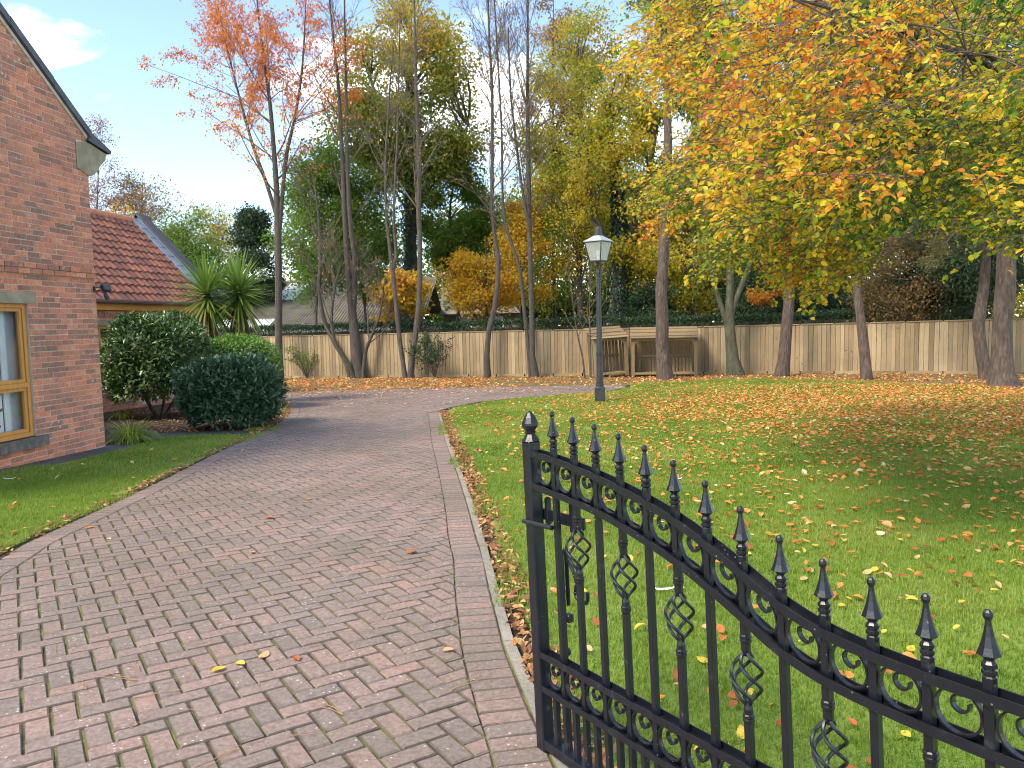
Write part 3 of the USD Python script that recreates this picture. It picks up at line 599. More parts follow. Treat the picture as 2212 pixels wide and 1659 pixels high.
for l_ in lints: obj('lintel', wing_prism(l_, OW - 0.1, OW + 0.006), 'stone', house)
for o_ in opens:
    a, b, c_, e_ = o_.bounds
    w_ = obj('window', wing_prism(ring(a, b, c_, e_, 0.07).union(sbox((a + c_) / 2 - .03, b, (a + c_) / 2 + .03, e_)), OW - 0.12, OW - 0.04), 'oak', house)
    obj('pane', wing_prism(sbox(a + 0.06, b + 0.06, c_ - 0.06, e_ - 0.06), OW - 0.09, OW - 0.085), 'glass', w_)
obj('room', wing_prism(sbox(TN, GB, tf_, EZ - 0.1), OW - 2.6, OW - 2.5), 'blind', house)
a2 = wall2.difference(unary_union(opens + lints).buffer(0.004)); prepare(a2); bw = []
k = 0; z = EZ - 0.245 - 0.075 * 36
while z < EZ - 0.26:
    top = EZ - 0.245 - z
    o = OW + (0.03 if top < 0.20 else 0.0)
    t = tf_ + 0.3 - (k % 2) * 0.1125
    while t > -2.5:
        r_ = sbox(t - 0.22, z + 0.005, t - 0.005, z + 0.070)
        if 0.08 < top < 0.16 and (int(round(t / 0.1125)) % 2): r_ = sbox(t - 0.165, z + 0.005, t - 0.06, z + 0.070)
        q = r_ if a2.contains(r_) else r_.intersection(a2)
        if q.geom_type == 'Polygon' and q.area > 0.002: bw.append(wing_prism(q, OW - 0.02, o + rng.normal(0, 0.002)))
        t -= 0.225
    z += 0.075; k += 1
obj('wing_brickwork', cat(bw), 'brick', house, kind='stuff')

# ================================================================== the boundary fence
FP = [(300, 39.5), (560, 35.4), (895, 32.8), (1147, 31.8), (1342, 31.2), (1593, 30.0), (1845, 29.2), (2111, 26.8), (2208, 25.5), (2480, 23.4)]
fpts = np.array([[*at(x, 815, Z)[:2]] for x, Z in FP]); FH = 1.90
fence = thing('board_fence', 'long tan closeboard timber fence with a cap rail across the back of the garden', 'fence')
_t = np.linspace(0, 1, 60); _d = np.concatenate([[0], np.cumsum(np.linalg.norm(np.diff(fpts, axis=0), axis=1))]); _d /= _d[-1]
fl_ = LineString(np.column_stack([np.poly1d(np.polyfit(_d, fpts[:, k], 4))(_t) for k in (0, 1)]))
def fpt(s):
    q = fl_.interpolate(s); p = np.array([q.x, q.y]); q2 = fl_.interpolate(min(s + 0.05, fl_.length)); q1 = fl_.interpolate(max(s - 0.05, 0)); t = np.array([q2.x - q1.x, q2.y - q1.y]); t /= np.linalg.norm(t)
    return p, t, np.array([t[1], -t[0]])
s = 3.4; nb = 0
while s < fl_.length - 0.2:
    w_ = rng.uniform(0.125, 0.165); p, t, n_ = fpt(s + w_ / 2); o = rng.normal(0, 0.002)
    g_ = float(gz(p[1])); Rb = axes([*t, 0], [*n_, 0], ez)
    th = math.radians(3); cth, sth = math.cos(th), math.sin(th); Rr = np.array([[cth, -sth, 0], [sth, cth, 0], [0, 0, 1]])
    lean = rng.normal(0, 0.003); 
    m = tf(bx((-w_ / 2 + 0.001, -0.009, 0.10), (w_ / 2 - 0.001, 0.009, FH - 0.035 + rng.uniform(-.004, .0))), R=Rb @ Rr, t=[*p, g_])
    m[0][:, :2] += (m[0][:, 2:3] - g_) * lean * t
    obj('board', m, 'board', fence); s += w_ + rng.uniform(.004, .013); nb += 1
s = 3.3
while s < fl_.length - 0.1:
    e_ = min(s + 1.2, fl_.length); p, t, n_ = fpt(s + 0.02); p2, _, _ = fpt(e_ - 0.02)
    q = np.array([*p, gz(p[1])]); q2 = np.array([*p2, gz(p2[1])]); ex_ = q2 - q; L_ = np.linalg.norm(ex_); ex_ /= L_; ny = np.array([*n_, 0]); uz = np.cross(ex_, ny); uz = uz if uz[2] > 0 else -uz; Rb = axes(ex_, ny, uz)
    obj('cap_rail', tf(rbox((0.0, -0.035, FH - 0.035), (L_ - 0.004, 0.035, FH), 0.005), R=Rb, t=q), 'board', fence)
    obj('gravel_board', tf(bx((0.0, -0.02, -0.08), (L_ - 0.004, 0.012, 0.10)), R=Rb, t=q), 'board', fence)
    s += 1.2

# ================================================================== the two log stores
def log_store(origin, yaw, Wd, bays, label, lean=0.0):
    """Origin: front left corner at the ground; x along the front, y towards the back."""
    st = thing('log_store', label, 'log store'); c_, s_ = math.cos(yaw), math.sin(yaw)
    Rz = axes(np.array([c_, s_, 0]), np.array([-s_, c_, 0]), ez)
    if lean: Rz = Rz @ np.array([[1, 0, lean], [0, 1, 0], [-lean, 0, 1]])
    def add(name, lo, hi, R=None, par=st, t=(0, 0, 0)):
        m = rbox(lo, hi, 0.004); m = tf(m, R=R, t=t)
        return obj(name, tf(m, R=Rz, t=origin), 'timber', par)
    Hf, Hb, D = 1.50, 1.78, 0.88
    bw_ = Wd / bays
    for b in range(bays + 1):
        x = min(max(b * bw_, 0.065), Wd - 0.065)
        add('post', (x - 0.065, 0, 0), (x + 0.065, 0.07, Hf))
    for x in (0.04, Wd - 0.04): add('post', (x - 0.04, D - 0.07, 0), (x + 0.04, D, Hb))
    add('header_beam', (0.13, 0.005, Hf - 0.13), (Wd - 0.13, 0.06, Hf - 0.004))
    add('sill_beam', (0.13, 0.005, 0.08), (Wd - 0.13, 0.06, 0.16))
    for b in range(bays):
        x0, x1 = b * bw_ + (0.13 if b == 0 else 0.065), (b + 1) * bw_ - (0.13 if b == bays - 1 else 0.065)
        for sx, xx in ((1, x0), (-1, x1)):
            q = [(0, 0), (0.20, 0)] + [(0.20 - 0.20 * math.sin(a), -0.20 + 0.20 * math.cos(a)) for a in np.linspace(0, math.pi / 2, 8)]
            pg = Polygon([(xx + sx * a, Hf - 0.13 + b2) for a, b2 in q]).buffer(0)
            m = trimesh.creation.extrude_polygon(pg, 0.03, engine='earcut'); v = np.array(m.vertices); v = np.column_stack([v[:, 0], v[:, 2] + 0.015, v[:, 1]])
            obj('arch_bracket', tf((v, np.array(m.faces)[:, ::-1]), R=Rz, t=origin), 'timber', st)
        add('cross_rail', (x0, D - 0.13, 0.72), (x1, D - 0.09, 0.81))
        n_ = max(5, int((x1 - x0) / 0.13))
        for i in range(n_):
            xx = x0 + (x1 - x0) * i / n_; ww = (x1 - x0) / n_ - 0.022
            add('back_slat', (xx, D - 0.085, 0.10), (xx + ww, D - 0.065, Hb - 0.1))
            add('floor_slat', (xx, 0.062, 0.13), (xx + ww, D - 0.09, 0.155))
    for x in (0.0, Wd - 0.02):
        for i in range(5): add('side_slat', (x, 0.075 + i * 0.12, 0.1), (x + 0.018, 0.075 + i * 0.12 + 0.1, Hf))
    sl = math.atan2(Hb - Hf, D); n_ = 6; LL = math.hypot(Hb - Hf + 0.02, D + 0.30)
    for i in range(n_):
        v = LL * i / n_; cs, sn = math.cos(sl), math.sin(sl); Rx = np.array([[1, 0, 0], [0, cs, -sn], [0, sn, cs]])
        add('roof_slat', (-0.05 + rng.uniform(-.01, .01), v, 0.0), (Wd + 0.05 + rng.uniform(-.01, .01), v + LL / n_ - 0.012 + 0.03 * (i % 2), 0.022), R=Rx, t=(0, -0.10, Hf - 0.03 + 0.024 * (i % 2)))
    add('bearer', (Wd * 0.42, 0.02, -0.03), (Wd * 0.42 + 0.07, D, 0.08))
_a, _b = at(1364, 812, 29.6), at(1507, 812, 29.2)
o_ = G(*_a[:2]); wd = np.linalg.norm((_b - _a)[:2])
log_store(o_, math.atan2(_b[1] - _a[1], _b[0] - _a[0]), wd, 2, 'wide two-bay slatted log store behind the tall pine trunk against the fence')
_a, _b = at(1285, 812, 29.35), at(1359, 812, 29.55)
log_store(G(*_a[:2]), math.atan2(_b[1] - _a[1], _b[0] - _a[0]), np.linalg.norm((_b - _a)[:2]), 1, 'narrow leaning single-bay log store behind the lamp post', lean=-0.05)

# ================================================================== barn and cottage beyond the fence
barn = thing('barn', 'low barn with a mossy corrugated roof and a pale skylight behind the fence', 'barn')
bl = at(380, 706, 42.0); BZ = bl[2]; bx0, bx1 = bl[0], at(905, 706, 42.0)[0]; by0, by1 = bl[1], bl[1] + 9.0; RZ = BZ + 2.75
def corr(x0, x1, v0, v1, lift, pitch=0.16):
    n = int((x1 - x0) / pitch * 8); xs = np.linspace(x0, x1, n); h = 0.035 * np.cos(xs / pitch * 2 * np.pi) + lift
    a = np.column_stack([xs, np.full(n, by0 + (by1 - by0) * v0), BZ + (RZ - BZ) * v0 + h]); b = np.column_stack([xs, np.full(n, by0 + (by1 - by0) * v1), BZ + (RZ - BZ) * v1 + h]); i = np.arange(n - 1)
    return np.vstack([a, b]), np.stack([i, i + 1, i + 1 + n, i + n], 1)
rf = obj('roof', cat([corr(bx0 - 0.2, bx1 + 0.2, 0, 0.5, 0.03), corr(bx0 - 0.2, bx1 + 0.2, 0.49, 1, 0.05)]), 'corrugated', barn)
sx0 = at(617, 650, 49)[0]
obj('skylight', corr(sx0, sx0 + 1.25, 0.50, 0.93, 0.12), 'skylight', rf)
obj('skylight', corr(sx0 + 4.2, sx0 + 6.2, 0.80, 0.95, 0.12), 'skylight', rf)
obj('ridge_cap', tube([[bx0 - .2, by1, RZ + .04], [bx1 + .2, by1, RZ + .04]], 0.14, 8), 'corrugated', rf)
for a in (by0 + .15, by1 + 5): obj('wall', bx((bx0, a, -2), (bx1, a + 0.2, BZ)), 'render', barn)
obj('rear_roof', (np.array([[bx0, by1, RZ - .05], [bx1, by1, RZ - .05], [bx1, by1 + 6, BZ + 0.6], [bx0, by1 + 6, BZ + 0.6]]), np.array([[0, 1, 2, 3]])), 'corrugated', barn)
obj('gutter', tube([[bx0, by0 - 0.05, BZ - 0.05], [bx1, by0 - 0.05, BZ - 0.05]], 0.07, 8), 'black_plastic', barn)
lw = at(592, 700, 40.5)
n = 160; xs = np.linspace(lw[0] - 4, lw[0], n); h = 0.03 * np.cos(xs / 0.16 * 2 * np.pi); i = np.arange(n - 1)
obj('lean_to_roof', (np.vstack([np.column_stack([xs, np.full(n, lw[1] + 0.4), lw[2] + 0.28 + h]), np.column_stack([xs, np.full(n, lw[1] - 1.6), lw[2] - 0.32 + h])]), np.stack([i, i + 1, i + 1 + n, i + n], 1)), 'skylight', barn)
cot = thing('cottage', 'small tan cottage half hidden behind the yellow trees beyond the fence', 'cottage')
ca_ = at(960, 705, 56); cx0, cy0 = ca_[0], ca_[1]; cw = 5.6
obj('wall', bx((cx0, cy0, -2), (cx0 + cw, cy0 + 5, 2.2)), 'stone', cot)
for q in (0.9, 3.2):
    w_ = obj('window', bx((cx0 + q, cy0 - 0.05, 0.7), (cx0 + q + 1.1, cy0 + 0.02, 1.9)), 'skylight', cot)
    obj('pane', bx((cx0 + q + 0.1, cy0 - 0.06, 0.8), (cx0 + q + 1.0, cy0 - 0.051, 1.8)), 'glass', w_)
rr = np.array([[cx0 - .3, cy0 - .4, 2.1], [cx0 + cw + .3, cy0 - .4, 2.1], [cx0 + cw + .3, cy0 + 2.5, 4.2], [cx0 - .3, cy0 + 2.5, 4.2], [cx0 + cw + .3, cy0 + 5.4, 2.1], [cx0 - .3, cy0 + 5.4, 2.1]])
obj('roof', (rr, np.array([[0, 1, 2, 3], [3, 2, 4, 5]])), 'corrugated', cot)

# ================================================================== the iron gate
P0 = gp(1181, 1618); _a = math.radians(31); _k = 0.058
GE = np.array([math.sin(_a) * math.cos(_k), -math.cos(_a) * math.cos(_k), math.sin(_k)])
GU = np.array([-math.sin(_a) * math.sin(_k), math.cos(_a) * math.sin(_k), math.cos(_k)])
GN = np.cross(GE, GU)
if GN[1] > 0: GN = -GN
GB_ = axes(GE, GN, GU)
def gpt(s, h, o=0.0): return P0 + GE * s + GU * h + GN * o
def gbox(lo, hi, r=0.002): return tf(rbox(lo, hi, r), R=GB_, t=P0)       # (along, towards the drive, up)
gate = thing('iron_gate', 'black wrought iron gate leaf with spear finials, scrolls and twisted baskets', 'gate')
top_h = PchipInterpolator([0, .175, .284, .403, .516, .635, .747, .866, .98, 1.096, 1.215, 1.333, 1.455, 1.566, 1.7, 2.6], [1.094, 1.079, 1.064, 1.046, 1.023, .995, .963, .918, .868, .815, .782, .766, .759, .757, .756, .756])
sec_h = PchipInterpolator([0, .168, .284, .399, .516, .631, .747, .866, .98, 1.091, 1.215, 1.33, 1.455, 1.563, 1.7, 2.6], [.978, .962, .950, .935, .911, .882, .849, .804, .755, .704, .672, .660, .654, .652, .651, .651])
SE = 2.32
def channel(name, hf, s0, s1, n=60):
    ss = np.linspace(s0, s1, n); hh = np.array([float(hf(s)) for s in ss]); sl = np.gradient(hh, ss); nl = np.sqrt(1 + sl * sl)
    sec = [(-.022, -.011), (.022, -.011), (.022, .011), (.0185, .011), (.0185, -.006), (-.0185, -.006), (-.0185, .011), (-.022, .011)]; k = len(sec); vs = []
    for s, h, m, q in zip(ss, hh, sl, nl):
        for o, u in sec: vs.append(gpt(s - m / q * u, h + u / q, o))
    i, j = np.meshgrid(np.arange(n - 1), np.arange(k), indexing='ij'); a = i * k + j; b = i * k + (j + 1) % k
    f = np.stack([a, b, b + k, a + k], -1).reshape(-1, 4)
    return obj(name, (np.array(vs), f), 'iron', gate)
channel('rail', top_h, 0.0, SE); channel('rail', sec_h, 0.0, SE)
for h in (0.362, 0.238): channel('rail', lambda s, h=h: h, 0.0, SE, 2)
obj('bottom_rail', gbox((0.02, -0.022, 0.012), (SE, 0.022, 0.048)), 'iron', gate)
post = obj('gate_stile', gbox((-0.030, -0.025, 0.0), (0.020, 0.025, 1.135), 0.004), 'iron', gate)
def g_lathe(s, h, prof, sides=8, rot=math.pi / 8): return tf(lathe(prof, sides, rot), R=axes(GE, GN * (1 if np.dot(np.cross(GE, GN), GU) > 0 else -1), GU), t=gpt(s, h))
obj('bud_finial', g_lathe(-0.005, 1.135, [(.0345, 0), (.026, .012), (.018, .024), (.020, .030), (.021, .033), (.017, .036), (.024, .045), (.031, .056), (.0305, .064), (.022, .085), (.010, .103), (.001, .110)]), 'iron', post)
obj('gate_stile', gbox((SE, -0.025, 0.0), (SE + 0.05, 0.025, 1.1), 0.004), 'iron', gate)
def basket(s, h0, h1):
    parts = []
    for q in range(4):
        t = np.linspace(0, 1, 22); r_ = 0.008 + 0.033 * np.sin(np.pi * np.clip(t * 1.04 - .02, 0, 1)) ** 0.9; an = q * math.pi / 2 + t * 3.6
        p = np.array([gpt(s + a * math.cos(b), h0 + (h1 - h0) * c, a * math.sin(b)) for a, b, c in zip(r_, an, t)])
        parts.append(tube(p, 0.0048, 6))
    return cat(parts)
PX = [0.141 + 0.1195 * i for i in range(18)]
HW = 0.0098
spear = [(.0135, 0), (.0135, .010), (.0105, .013), (.0145, .017), (.0145, .023), (.0105, .026), (.0145, .030), (.0145, .036), (.009, .043), (.012, .047), (.0225, .054), (.0165, .068), (.0105, .088), (.0065, .108), (.0055, .118), (.0075, .121), (.0095, .127), (.0085, .133), (.005, .137), (.0005, .1385)]
for i, s in enumerate(PX):
    th = float(top_h(s)); sh = float(sec_h(s)); bk = i % 2 == 1
    if bk: obj('picket_foot', gbox((s - HW, -HW, 0.23), (s + HW, HW, sh - 0.265), 0.0015), 'iron', gate)
    segs = [(sh - 0.06, th + 0.030)] if bk else [(0.23, th + 0.030)]
    p = obj('picket', cat([gbox((s - HW, -HW, a), (s + HW, HW, b), 0.0015) for a, b in segs]), 'iron', gate)
    obj('spear_finial', g_lathe(s, th + 0.026, spear, 8, 0), 'iron', p)
    if bk:
        obj('twisted_basket', basket(s, sh - 0.232, sh - 0.098), 'iron', p, smooth=40)
        cone = [(.0118, 0), (.0118, .02), (.0095, .034)]
        obj('collar', g_lathe(s, sh - 0.103, [(.008, -.004), (.0125, .012), (.0125, .03), (.0155, .033), (.0155, .039), (.013, .041), (.0155, .043), (.0155, .049), (.0125, .052)], 10), 'iron', p)
        obj('collar', g_lathe(s, sh - 0.279, [(.0125, 0), (.0155, .003), (.0155, .009), (.013, .011), (.0155, .013), (.0155, .019), (.0125, .022), (.0125, .035), (.008, .052)], 10), 'iron', p)
def scroll(s, h, r, tilt=0.0):
    th = np.concatenate([np.radians(np.linspace(80, 80 + 352, 40))])
    c = [(r * math.cos(a), r * math.sin(a)) for a in th]
    ir = 0.40 * r; ic = (0.12 * r, 0.38 * r)
    c += [(ic[0] + ir * math.cos(a) * (1 - .12 * k_), ic[1] + ir * math.sin(a) * (1 - .12 * k_)) for a, k_ in zip(np.radians(np.linspace(75, 372, 24)), np.linspace(0, 1, 24))]
    c = np.array(c); d_ = np.gradient(c, axis=0); d_ /= np.linalg.norm(d_, axis=1, keepdims=True); nn = np.column_stack([-d_[:, 1], d_[:, 0]]); w = 0.0022; k = len(c); vs = []
    for q, n_ in zip(c, nn):
        for sg, o in ((1, -.0065), (1, .0065), (-1, .0065), (-1, -.0065)):
            z = q + n_ * w * sg; vs.append(gpt(s + z[0], h + z[1] + tilt * z[0], o))
    i, j = np.meshgrid(np.arange(k - 1), np.arange(4), indexing='ij'); a = i * 4 + j; b = i * 4 + (j + 1) % 4
    f = np.vstack([np.stack([a, b, b + 4, a + 4], -1).reshape(-1, 4), [[0, 3, 2, 1]], [[(k - 1) * 4, (k - 1) * 4 + 1, (k - 1) * 4 + 2, (k - 1) * 4 + 3]]])
    return np.array(vs), f
edges = [0.020] + PX
for a, b in zip(edges[:-1], edges[1:]):
    m_ = (a + b) / 2; sl = float(top_h(m_ + .03) - top_h(m_ - .03)) / .06
    obj('scroll', scroll(m_, (float(top_h(m_)) + float(sec_h(m_))) / 2, 0.0455, sl), 'iron', gate)
    obj('scroll', scroll(m_, 0.300, 0.0485), 'iron', gate)
s = 0.0805
while s < SE - 0.03:
    obj('dog_bar', gbox((s - HW, -HW, 0.040), (s + HW, HW, 0.232), 0.0015), 'iron', gate); s += 0.05975
lt = obj('latch_bar', cat([gbox((-0.005, -0.040, 0.845), (0.255, -0.028, 0.885)), gbox((0.02, -0.046, 0.83), (0.045, -0.026, 0.93), 0.006), gbox((0.17, -0.046, 0.82), (0.205, -0.026, 0.94), 0.012)]), 'iron', gate)
obj('latch_pin', tube([gpt(-0.035, .842, .03), gpt(0.135, .842, .018)], 0.0085, 10), 'iron', lt)
db = obj('drop_bolt', tube([gpt(.105, .02, -.036), gpt(.105, .72, -.036), gpt(.108, .745, -.036), gpt(.122, .752, -.036), gpt(.133, .74, -.036), gpt(.134, .56, -.036)], 0.0075, 8), 'iron', gate, smooth=40)
obj('handle_hook', tube(spline([gpt(.134, .72, -.036), gpt(.165, .69, -.04), gpt(.175, .64, -.045), gpt(.165, .61, -.045), gpt(.175, .585, -.05), gpt(.205, .58, -.05), gpt(.23, .60, -.05), gpt(.232, .625, -.05)], 24), 0.0065, 8), 'iron', db, smooth=40)
for a, b in (((.085, -.046, .375), (.125, -.02, .40)), ((.120, -.048, .50), (.150, -.02, .53))): obj('bolt_guide', gbox(a, b, .005), 'iron', db)

# ================================================================== the lamp post
lp = gp(1296, 868); lamp = thing('lamp_post', 'tall dark Victorian-style lamp post with a square glazed lantern on the lawn', 'lamp post', loc=lp)
K = 0.00268
M['lamp_glass'] = mat('lantern_glass', {'t': ('transparent_bsdf', {'color': (0.9, 0.92, 0.9)}), 'd': ('principled_bsdf', {'base_color': (0.62, 0.62, 0.55), 'roughness': 0.15}), 'x': ('mix_closure', {'fac': 0.22})}, [('t.BSDF', 'x.closure1'), ('d.BSDF', 'x.closure2')], 'x.closure')
obj('plinth', lathe([(.128, -0.05), (.128, 0.335), (.122, .345), (.105, .37), (.095, .375)], 8, math.pi / 8), 'lamp_iron', lamp)
obj('shaft', lathe([(.092, .375), (.092, .40), (.098, .405), (.098, .425), (.086, .43), (.086, .46), (.092, .465), (.092, .485), (.080, .49), (.080, .535), (.086, .54), (.086, .56), (.078, .565), (.074, 1.10), (.083, 1.105), (.083, 1.125), (.075, 1.13), (.075, 1.155), (.083, 1.16), (.083, 1.18), (.071, 1.185), (.052, 2.80), (.062, 2.81), (.062, 2.835), (.052, 2.84), (.052, 2.86), (.066, 2.87), (.066, 2.89), (.055, 2.90), (.055, 2.96), (.066, 2.98), (.066, 3.05), (.050, 3.07), (.050, 3.12)], 20), 'lamp_iron', lamp, smooth=30)
ROTL = math.radians(5)
LB, LT, LE = 3.30, 3.745, 3.90
lat = obj('lantern', cat([lathe([(.045, 3.12), (.06, 3.14), (.06, 3.16), (.02, 3.17), (.02, LB - .02), (.205, LB - .02), (.212, LB), (.205, LB + .02), (.18, LB + .02), (.18, LB)], 4, ROTL)] +
    [tube([np.array([.205 * math.cos(a), .205 * math.sin(a), LB]), np.array([.325 * math.cos(a), .325 * math.sin(a), LT])], .013, 6) for a in ROTL + np.arange(4) * math.pi / 2] +
    [tube([np.array([.325 * math.cos(a), .325 * math.sin(a), LT]), np.array([.325 * math.cos(a + math.pi / 2), .325 * math.sin(a + math.pi / 2), LT])], .014, 6) for a in ROTL + np.arange(4) * math.pi / 2]), 'lamp_iron', lamp)
for q in range(4):
    a = ROTL + q * math.pi / 2; b = a + math.pi / 2
    P = np.array([[.2 * math.cos(a), .2 * math.sin(a), LB + .01], [.2 * math.cos(b), .2 * math.sin(b), LB + .01], [.322 * math.cos(b), .322 * math.sin(b), LT], [.322 * math.cos(a), .322 * math.sin(a), LT]])
    obj('pane', (np.vstack([P, P * [.985, .985, 1]]), BOXF), 'lamp_glass', lat)
    am = a
    obj('frog_bracket', tube(spline([np.array([r_ * math.cos(am), r_ * math.sin(am), z]) for r_, z in ((.06, 3.03), (.12, 3.05), (.165, 3.12), (.15, 3.2), (.19, LB - .01))], 12), .011, 6), 'lamp_iron', lat)
obj('bulb_holder', lathe([(.03, LB + .02), (.03, LB + .12), (.045, LB + .14), (.05, LB + .22), (.03, LB + .27), (.001, LB + .28)], 12), 'white', lat)
obj('lantern_roof', lathe([(.33, LT - .005), (.355, LT + .005), (.355, LT + .02), (.20, LT + .095), (.11, LT + .145), (.09, LT + .145)], 4, ROTL), 'lamp_roof', lat)
obj('chimney', lathe([(.085, LT + .14), (.085, LT + .19), (.078, LT + .20), (.078, LT + .31), (.068, LT + .335), (.03, LT + .345), (.001, LT + .347)], 16), 'lamp_iron', lat, smooth=30)

# ================================================================== plants
def spawn(P, R, m, t0, t1, L, ang, up, wob, rs=0.55, k=6, taper=0.35, r=rng, rmin=0.004):
    """m side branches from every parent tube: P (n, k, 3), R (n, k)."""
    n, kp, _ = P.shape; t = r.uniform(t0, t1, (n, m)); x = t * (kp - 1); i = np.minimum(x.astype(int), kp - 2); fr = (x - i)[..., None]; row = np.arange(n)[:, None]
    o = P[row, i] * (1 - fr) + P[row, i + 1] * fr; rr = (R[row, i] * (1 - fr[..., 0]) + R[row, i + 1] * fr[..., 0])
    T = P[row, i + 1] - P[row, i]; T /= np.linalg.norm(T, axis=-1, keepdims=True) + 1e-9
    o, T, rr, t = o.reshape(-1, 3), T.reshape(-1, 3), rr.reshape(-1), t.reshape(-1)
    q = unit(len(o), r); q -= (q * T).sum(1, keepdims=True) * T; q /= np.linalg.norm(q, axis=1, keepdims=True)
    a = np.radians(r.normal(ang, ang * 0.22, len(o)))[:, None]; D = T * np.cos(a) + q * np.sin(a)
    Ls = (r.uniform(L[0], L[1], len(o)) * (1.15 - 0.55 * t))[:, None] / (k - 1); pts = [o]
    for _ in range(k - 1):
        D = D + r.normal(0, wob, D.shape) + np.array([0, 0, up]); D /= np.linalg.norm(D, axis=1, keepdims=True); pts.append(pts[-1] + D * Ls)
    r0 = np.maximum(rr * rs * r.uniform(.7, 1.1, len(o)), rmin * 1.3)
    return np.stack(pts, 1), np.maximum(r0[:, None] * np.linspace(1, taper, k), rmin)

def stems_of(stems, Z, n=16, foot=True):
    P, R = [], []
    for st in stems:
        q = np.array([[*at(x, y, Z + (dz[0] if dz else 0)), w * Z / F / 2] for x, y, w, *dz in st])
        if foot and st[0][1] > 790: q[0, 2] = min(q[0, 2], float(gz(q[0, 1])) - 0.05)
        q = spline(q, n); P.append(q[:, :3]); R.append(q[:, 3])
    return np.array(P), np.array(R)

def twig_leaves(P, per, size, droop=0.3, spread=0.06, r=rng, wid=0.55, frac=(0.25, 1.0), fold=0.25):
    n, k, _ = P.shape; t = r.uniform(frac[0], frac[1], (n, per)); x = t * (k - 1); i = np.minimum(x.astype(int), k - 2); fr = (x - i)[..., None]; row = np.arange(n)[:, None]
    o = (P[row, i] * (1 - fr) + P[row, i + 1] * fr).reshape(-1, 3) + r.normal(0, spread, (n * per, 3)); T = (P[row, i + 1] - P[row, i]).reshape(-1, 3); T /= np.linalg.norm(T, axis=1, keepdims=True) + 1e-9
    D = T * 0.5 + unit(len(o), r) * 0.8 + np.array([0, 0, -droop]); N = unit(len(o), r) + np.array([0, -.3, .5])
    s_ = r.uniform(0.7, 1.25, len(o)) * size
    return leaves(o, D, N, s_, s_ * wid, fold)

def bark_noise(vf, amp, freq):
    v, f = vf
    return v + (meshkit.noise(v * freq, 3) - 0.5)[:, None] * amp * unit(len(v), np.random.default_rng(1)) * 0.6, f

def stem_tree(name, label, category, Z, stems, bark, levels, leafs, group=None, n=18, side_bark='twig', amp=0.02, sides=10):
    """levels: spawn arguments, one after the other; leafs: (level to hang on, material, per twig, size, droop, spread)."""
    tr = thing(name, label, category, group); P, R = stems_of(stems, Z, n)
    obj('trunk', bark_noise(tubes(P, R, sides), amp, 6), bark, tr, smooth=True)
    made = [(P, R)]; limbs = []
    for lv in levels:
        lv = dict(lv); src = lv.pop('on', -1); only = lv.pop('stems', None); a, b = made[src]
        if only is not None: a, b = a[only], b[only]
        made.append(spawn(a, b, **lv)); limbs.append(tubes(*made[-1], 5 if len(limbs) == 0 else 3))
    if limbs: obj('branches', cat(limbs), side_bark, tr, smooth=True)
    for lvl, m, per, size, droop, spread in leafs:
        obj('crown', twig_leaves(made[lvl][0], per, size, droop, spread), m, tr)
    return tr, made

def lv(m, t0, t1, L0, L1, ang, up, wob=0.10, rs=0.5, **kw): return dict(m=m, t0=t0, t1=t1, L=(L0, L1), ang=ang, up=up, wob=wob, rs=rs, **kw)

# --- the thin trees along the fence
stem_tree('cherry_tree', 'tall slim cherry tree with an orange and pink crown against the blue sky', 'tree', 33.5,
    [[(605, 818, 18), (602, 740, 15), (602, 640, 15), (600, 490, 14), (597, 400, 12), (592, 330, 10), (584, 230, 8), (566, 100, 5), (550, -60, 3)],
     [(602, 520, 10), (609, 430, 9), (618, 340, 8), (640, 240, 6), (655, 120, 4), (660, -30, 2)],
     [(600, 480, 8, .5), (577, 400, 8, .8), (548, 320, 7, 1.2), (520, 220, 5, 1.6), (492, 110, 4, 2), (470, 10, 2, 2)]], 'bark',
    [lv(22, 0.42, 0.98, 2.4, 5.2, 50, 0.03, 0.07, 0.4), lv(7, 0.15, 1.0, 0.8, 1.9, 40, 0.0, 0.1, 0.5, rmin=.006), lv(3, 0.2, 1.0, 0.25, 0.6, 40, -0.02, 0.1, 0.5, rmin=.004)],
    [(3, 'cherry', 7, 0.12, 0.9, 0.07), (2, 'cherry', 17, 0.12, 0.9, 0.14)])
stem_tree('multi_stem_tree', 'nearly bare multi-stemmed tree with a thick forked trunk by the fence', 'tree', 33.2,
    [[(776, 818, 38), (770, 770, 25), (764, 700, 20), (757, 640, 15), (749, 554, 11), (745, 480, 10), (739, 336, 9), (732, 196, 7), (720, 80, 5), (706, -60, 3)],
     [(762, 680, 14), (766, 620, 12), (766, 554, 11), (757, 490, 10), (750, 336, 8), (748, 196, 6), (745, 60, 4), (744, -50, 3)],
     [(757, 817, 12, .2), (748, 785, 10, .2), (722, 740, 9, .3), (697, 680, 9, .3), (689, 620, 8, .3), (692, 550, 7, .3), (688, 470, 5, .3), (676, 380, 3, .3)],
     [(766, 800, 9, -.3), (745, 772, 7, -.4), (724, 740, 6, -.5), (716, 690, 6, -.5), (722, 630, 5, -.5), (740, 560, 3, -.5)],
     [(784, 800, 9, -.3), (790, 760, 8, -.3), (805, 720, 6, -.4), (820, 680, 5, -.4), (828, 620, 3, -.4)]], 'bark',
    [lv(13, 0.35, 0.98, 1.5, 3.6, 38, 0.07, 0.07, 0.42), lv(5, 0.25, 1.0, 0.6, 1.5, 35, 0.03, 0.1, 0.5, rmin=.007), lv(3, .2, 1, .3, .6, 35, 0.02, .1, .5, rmin=.005)],
    [(3, 'cherry', 0, 0.11, 0.9, 0.05), (2, 'yellow', 1, 0.10, 0.8, 0.05)])
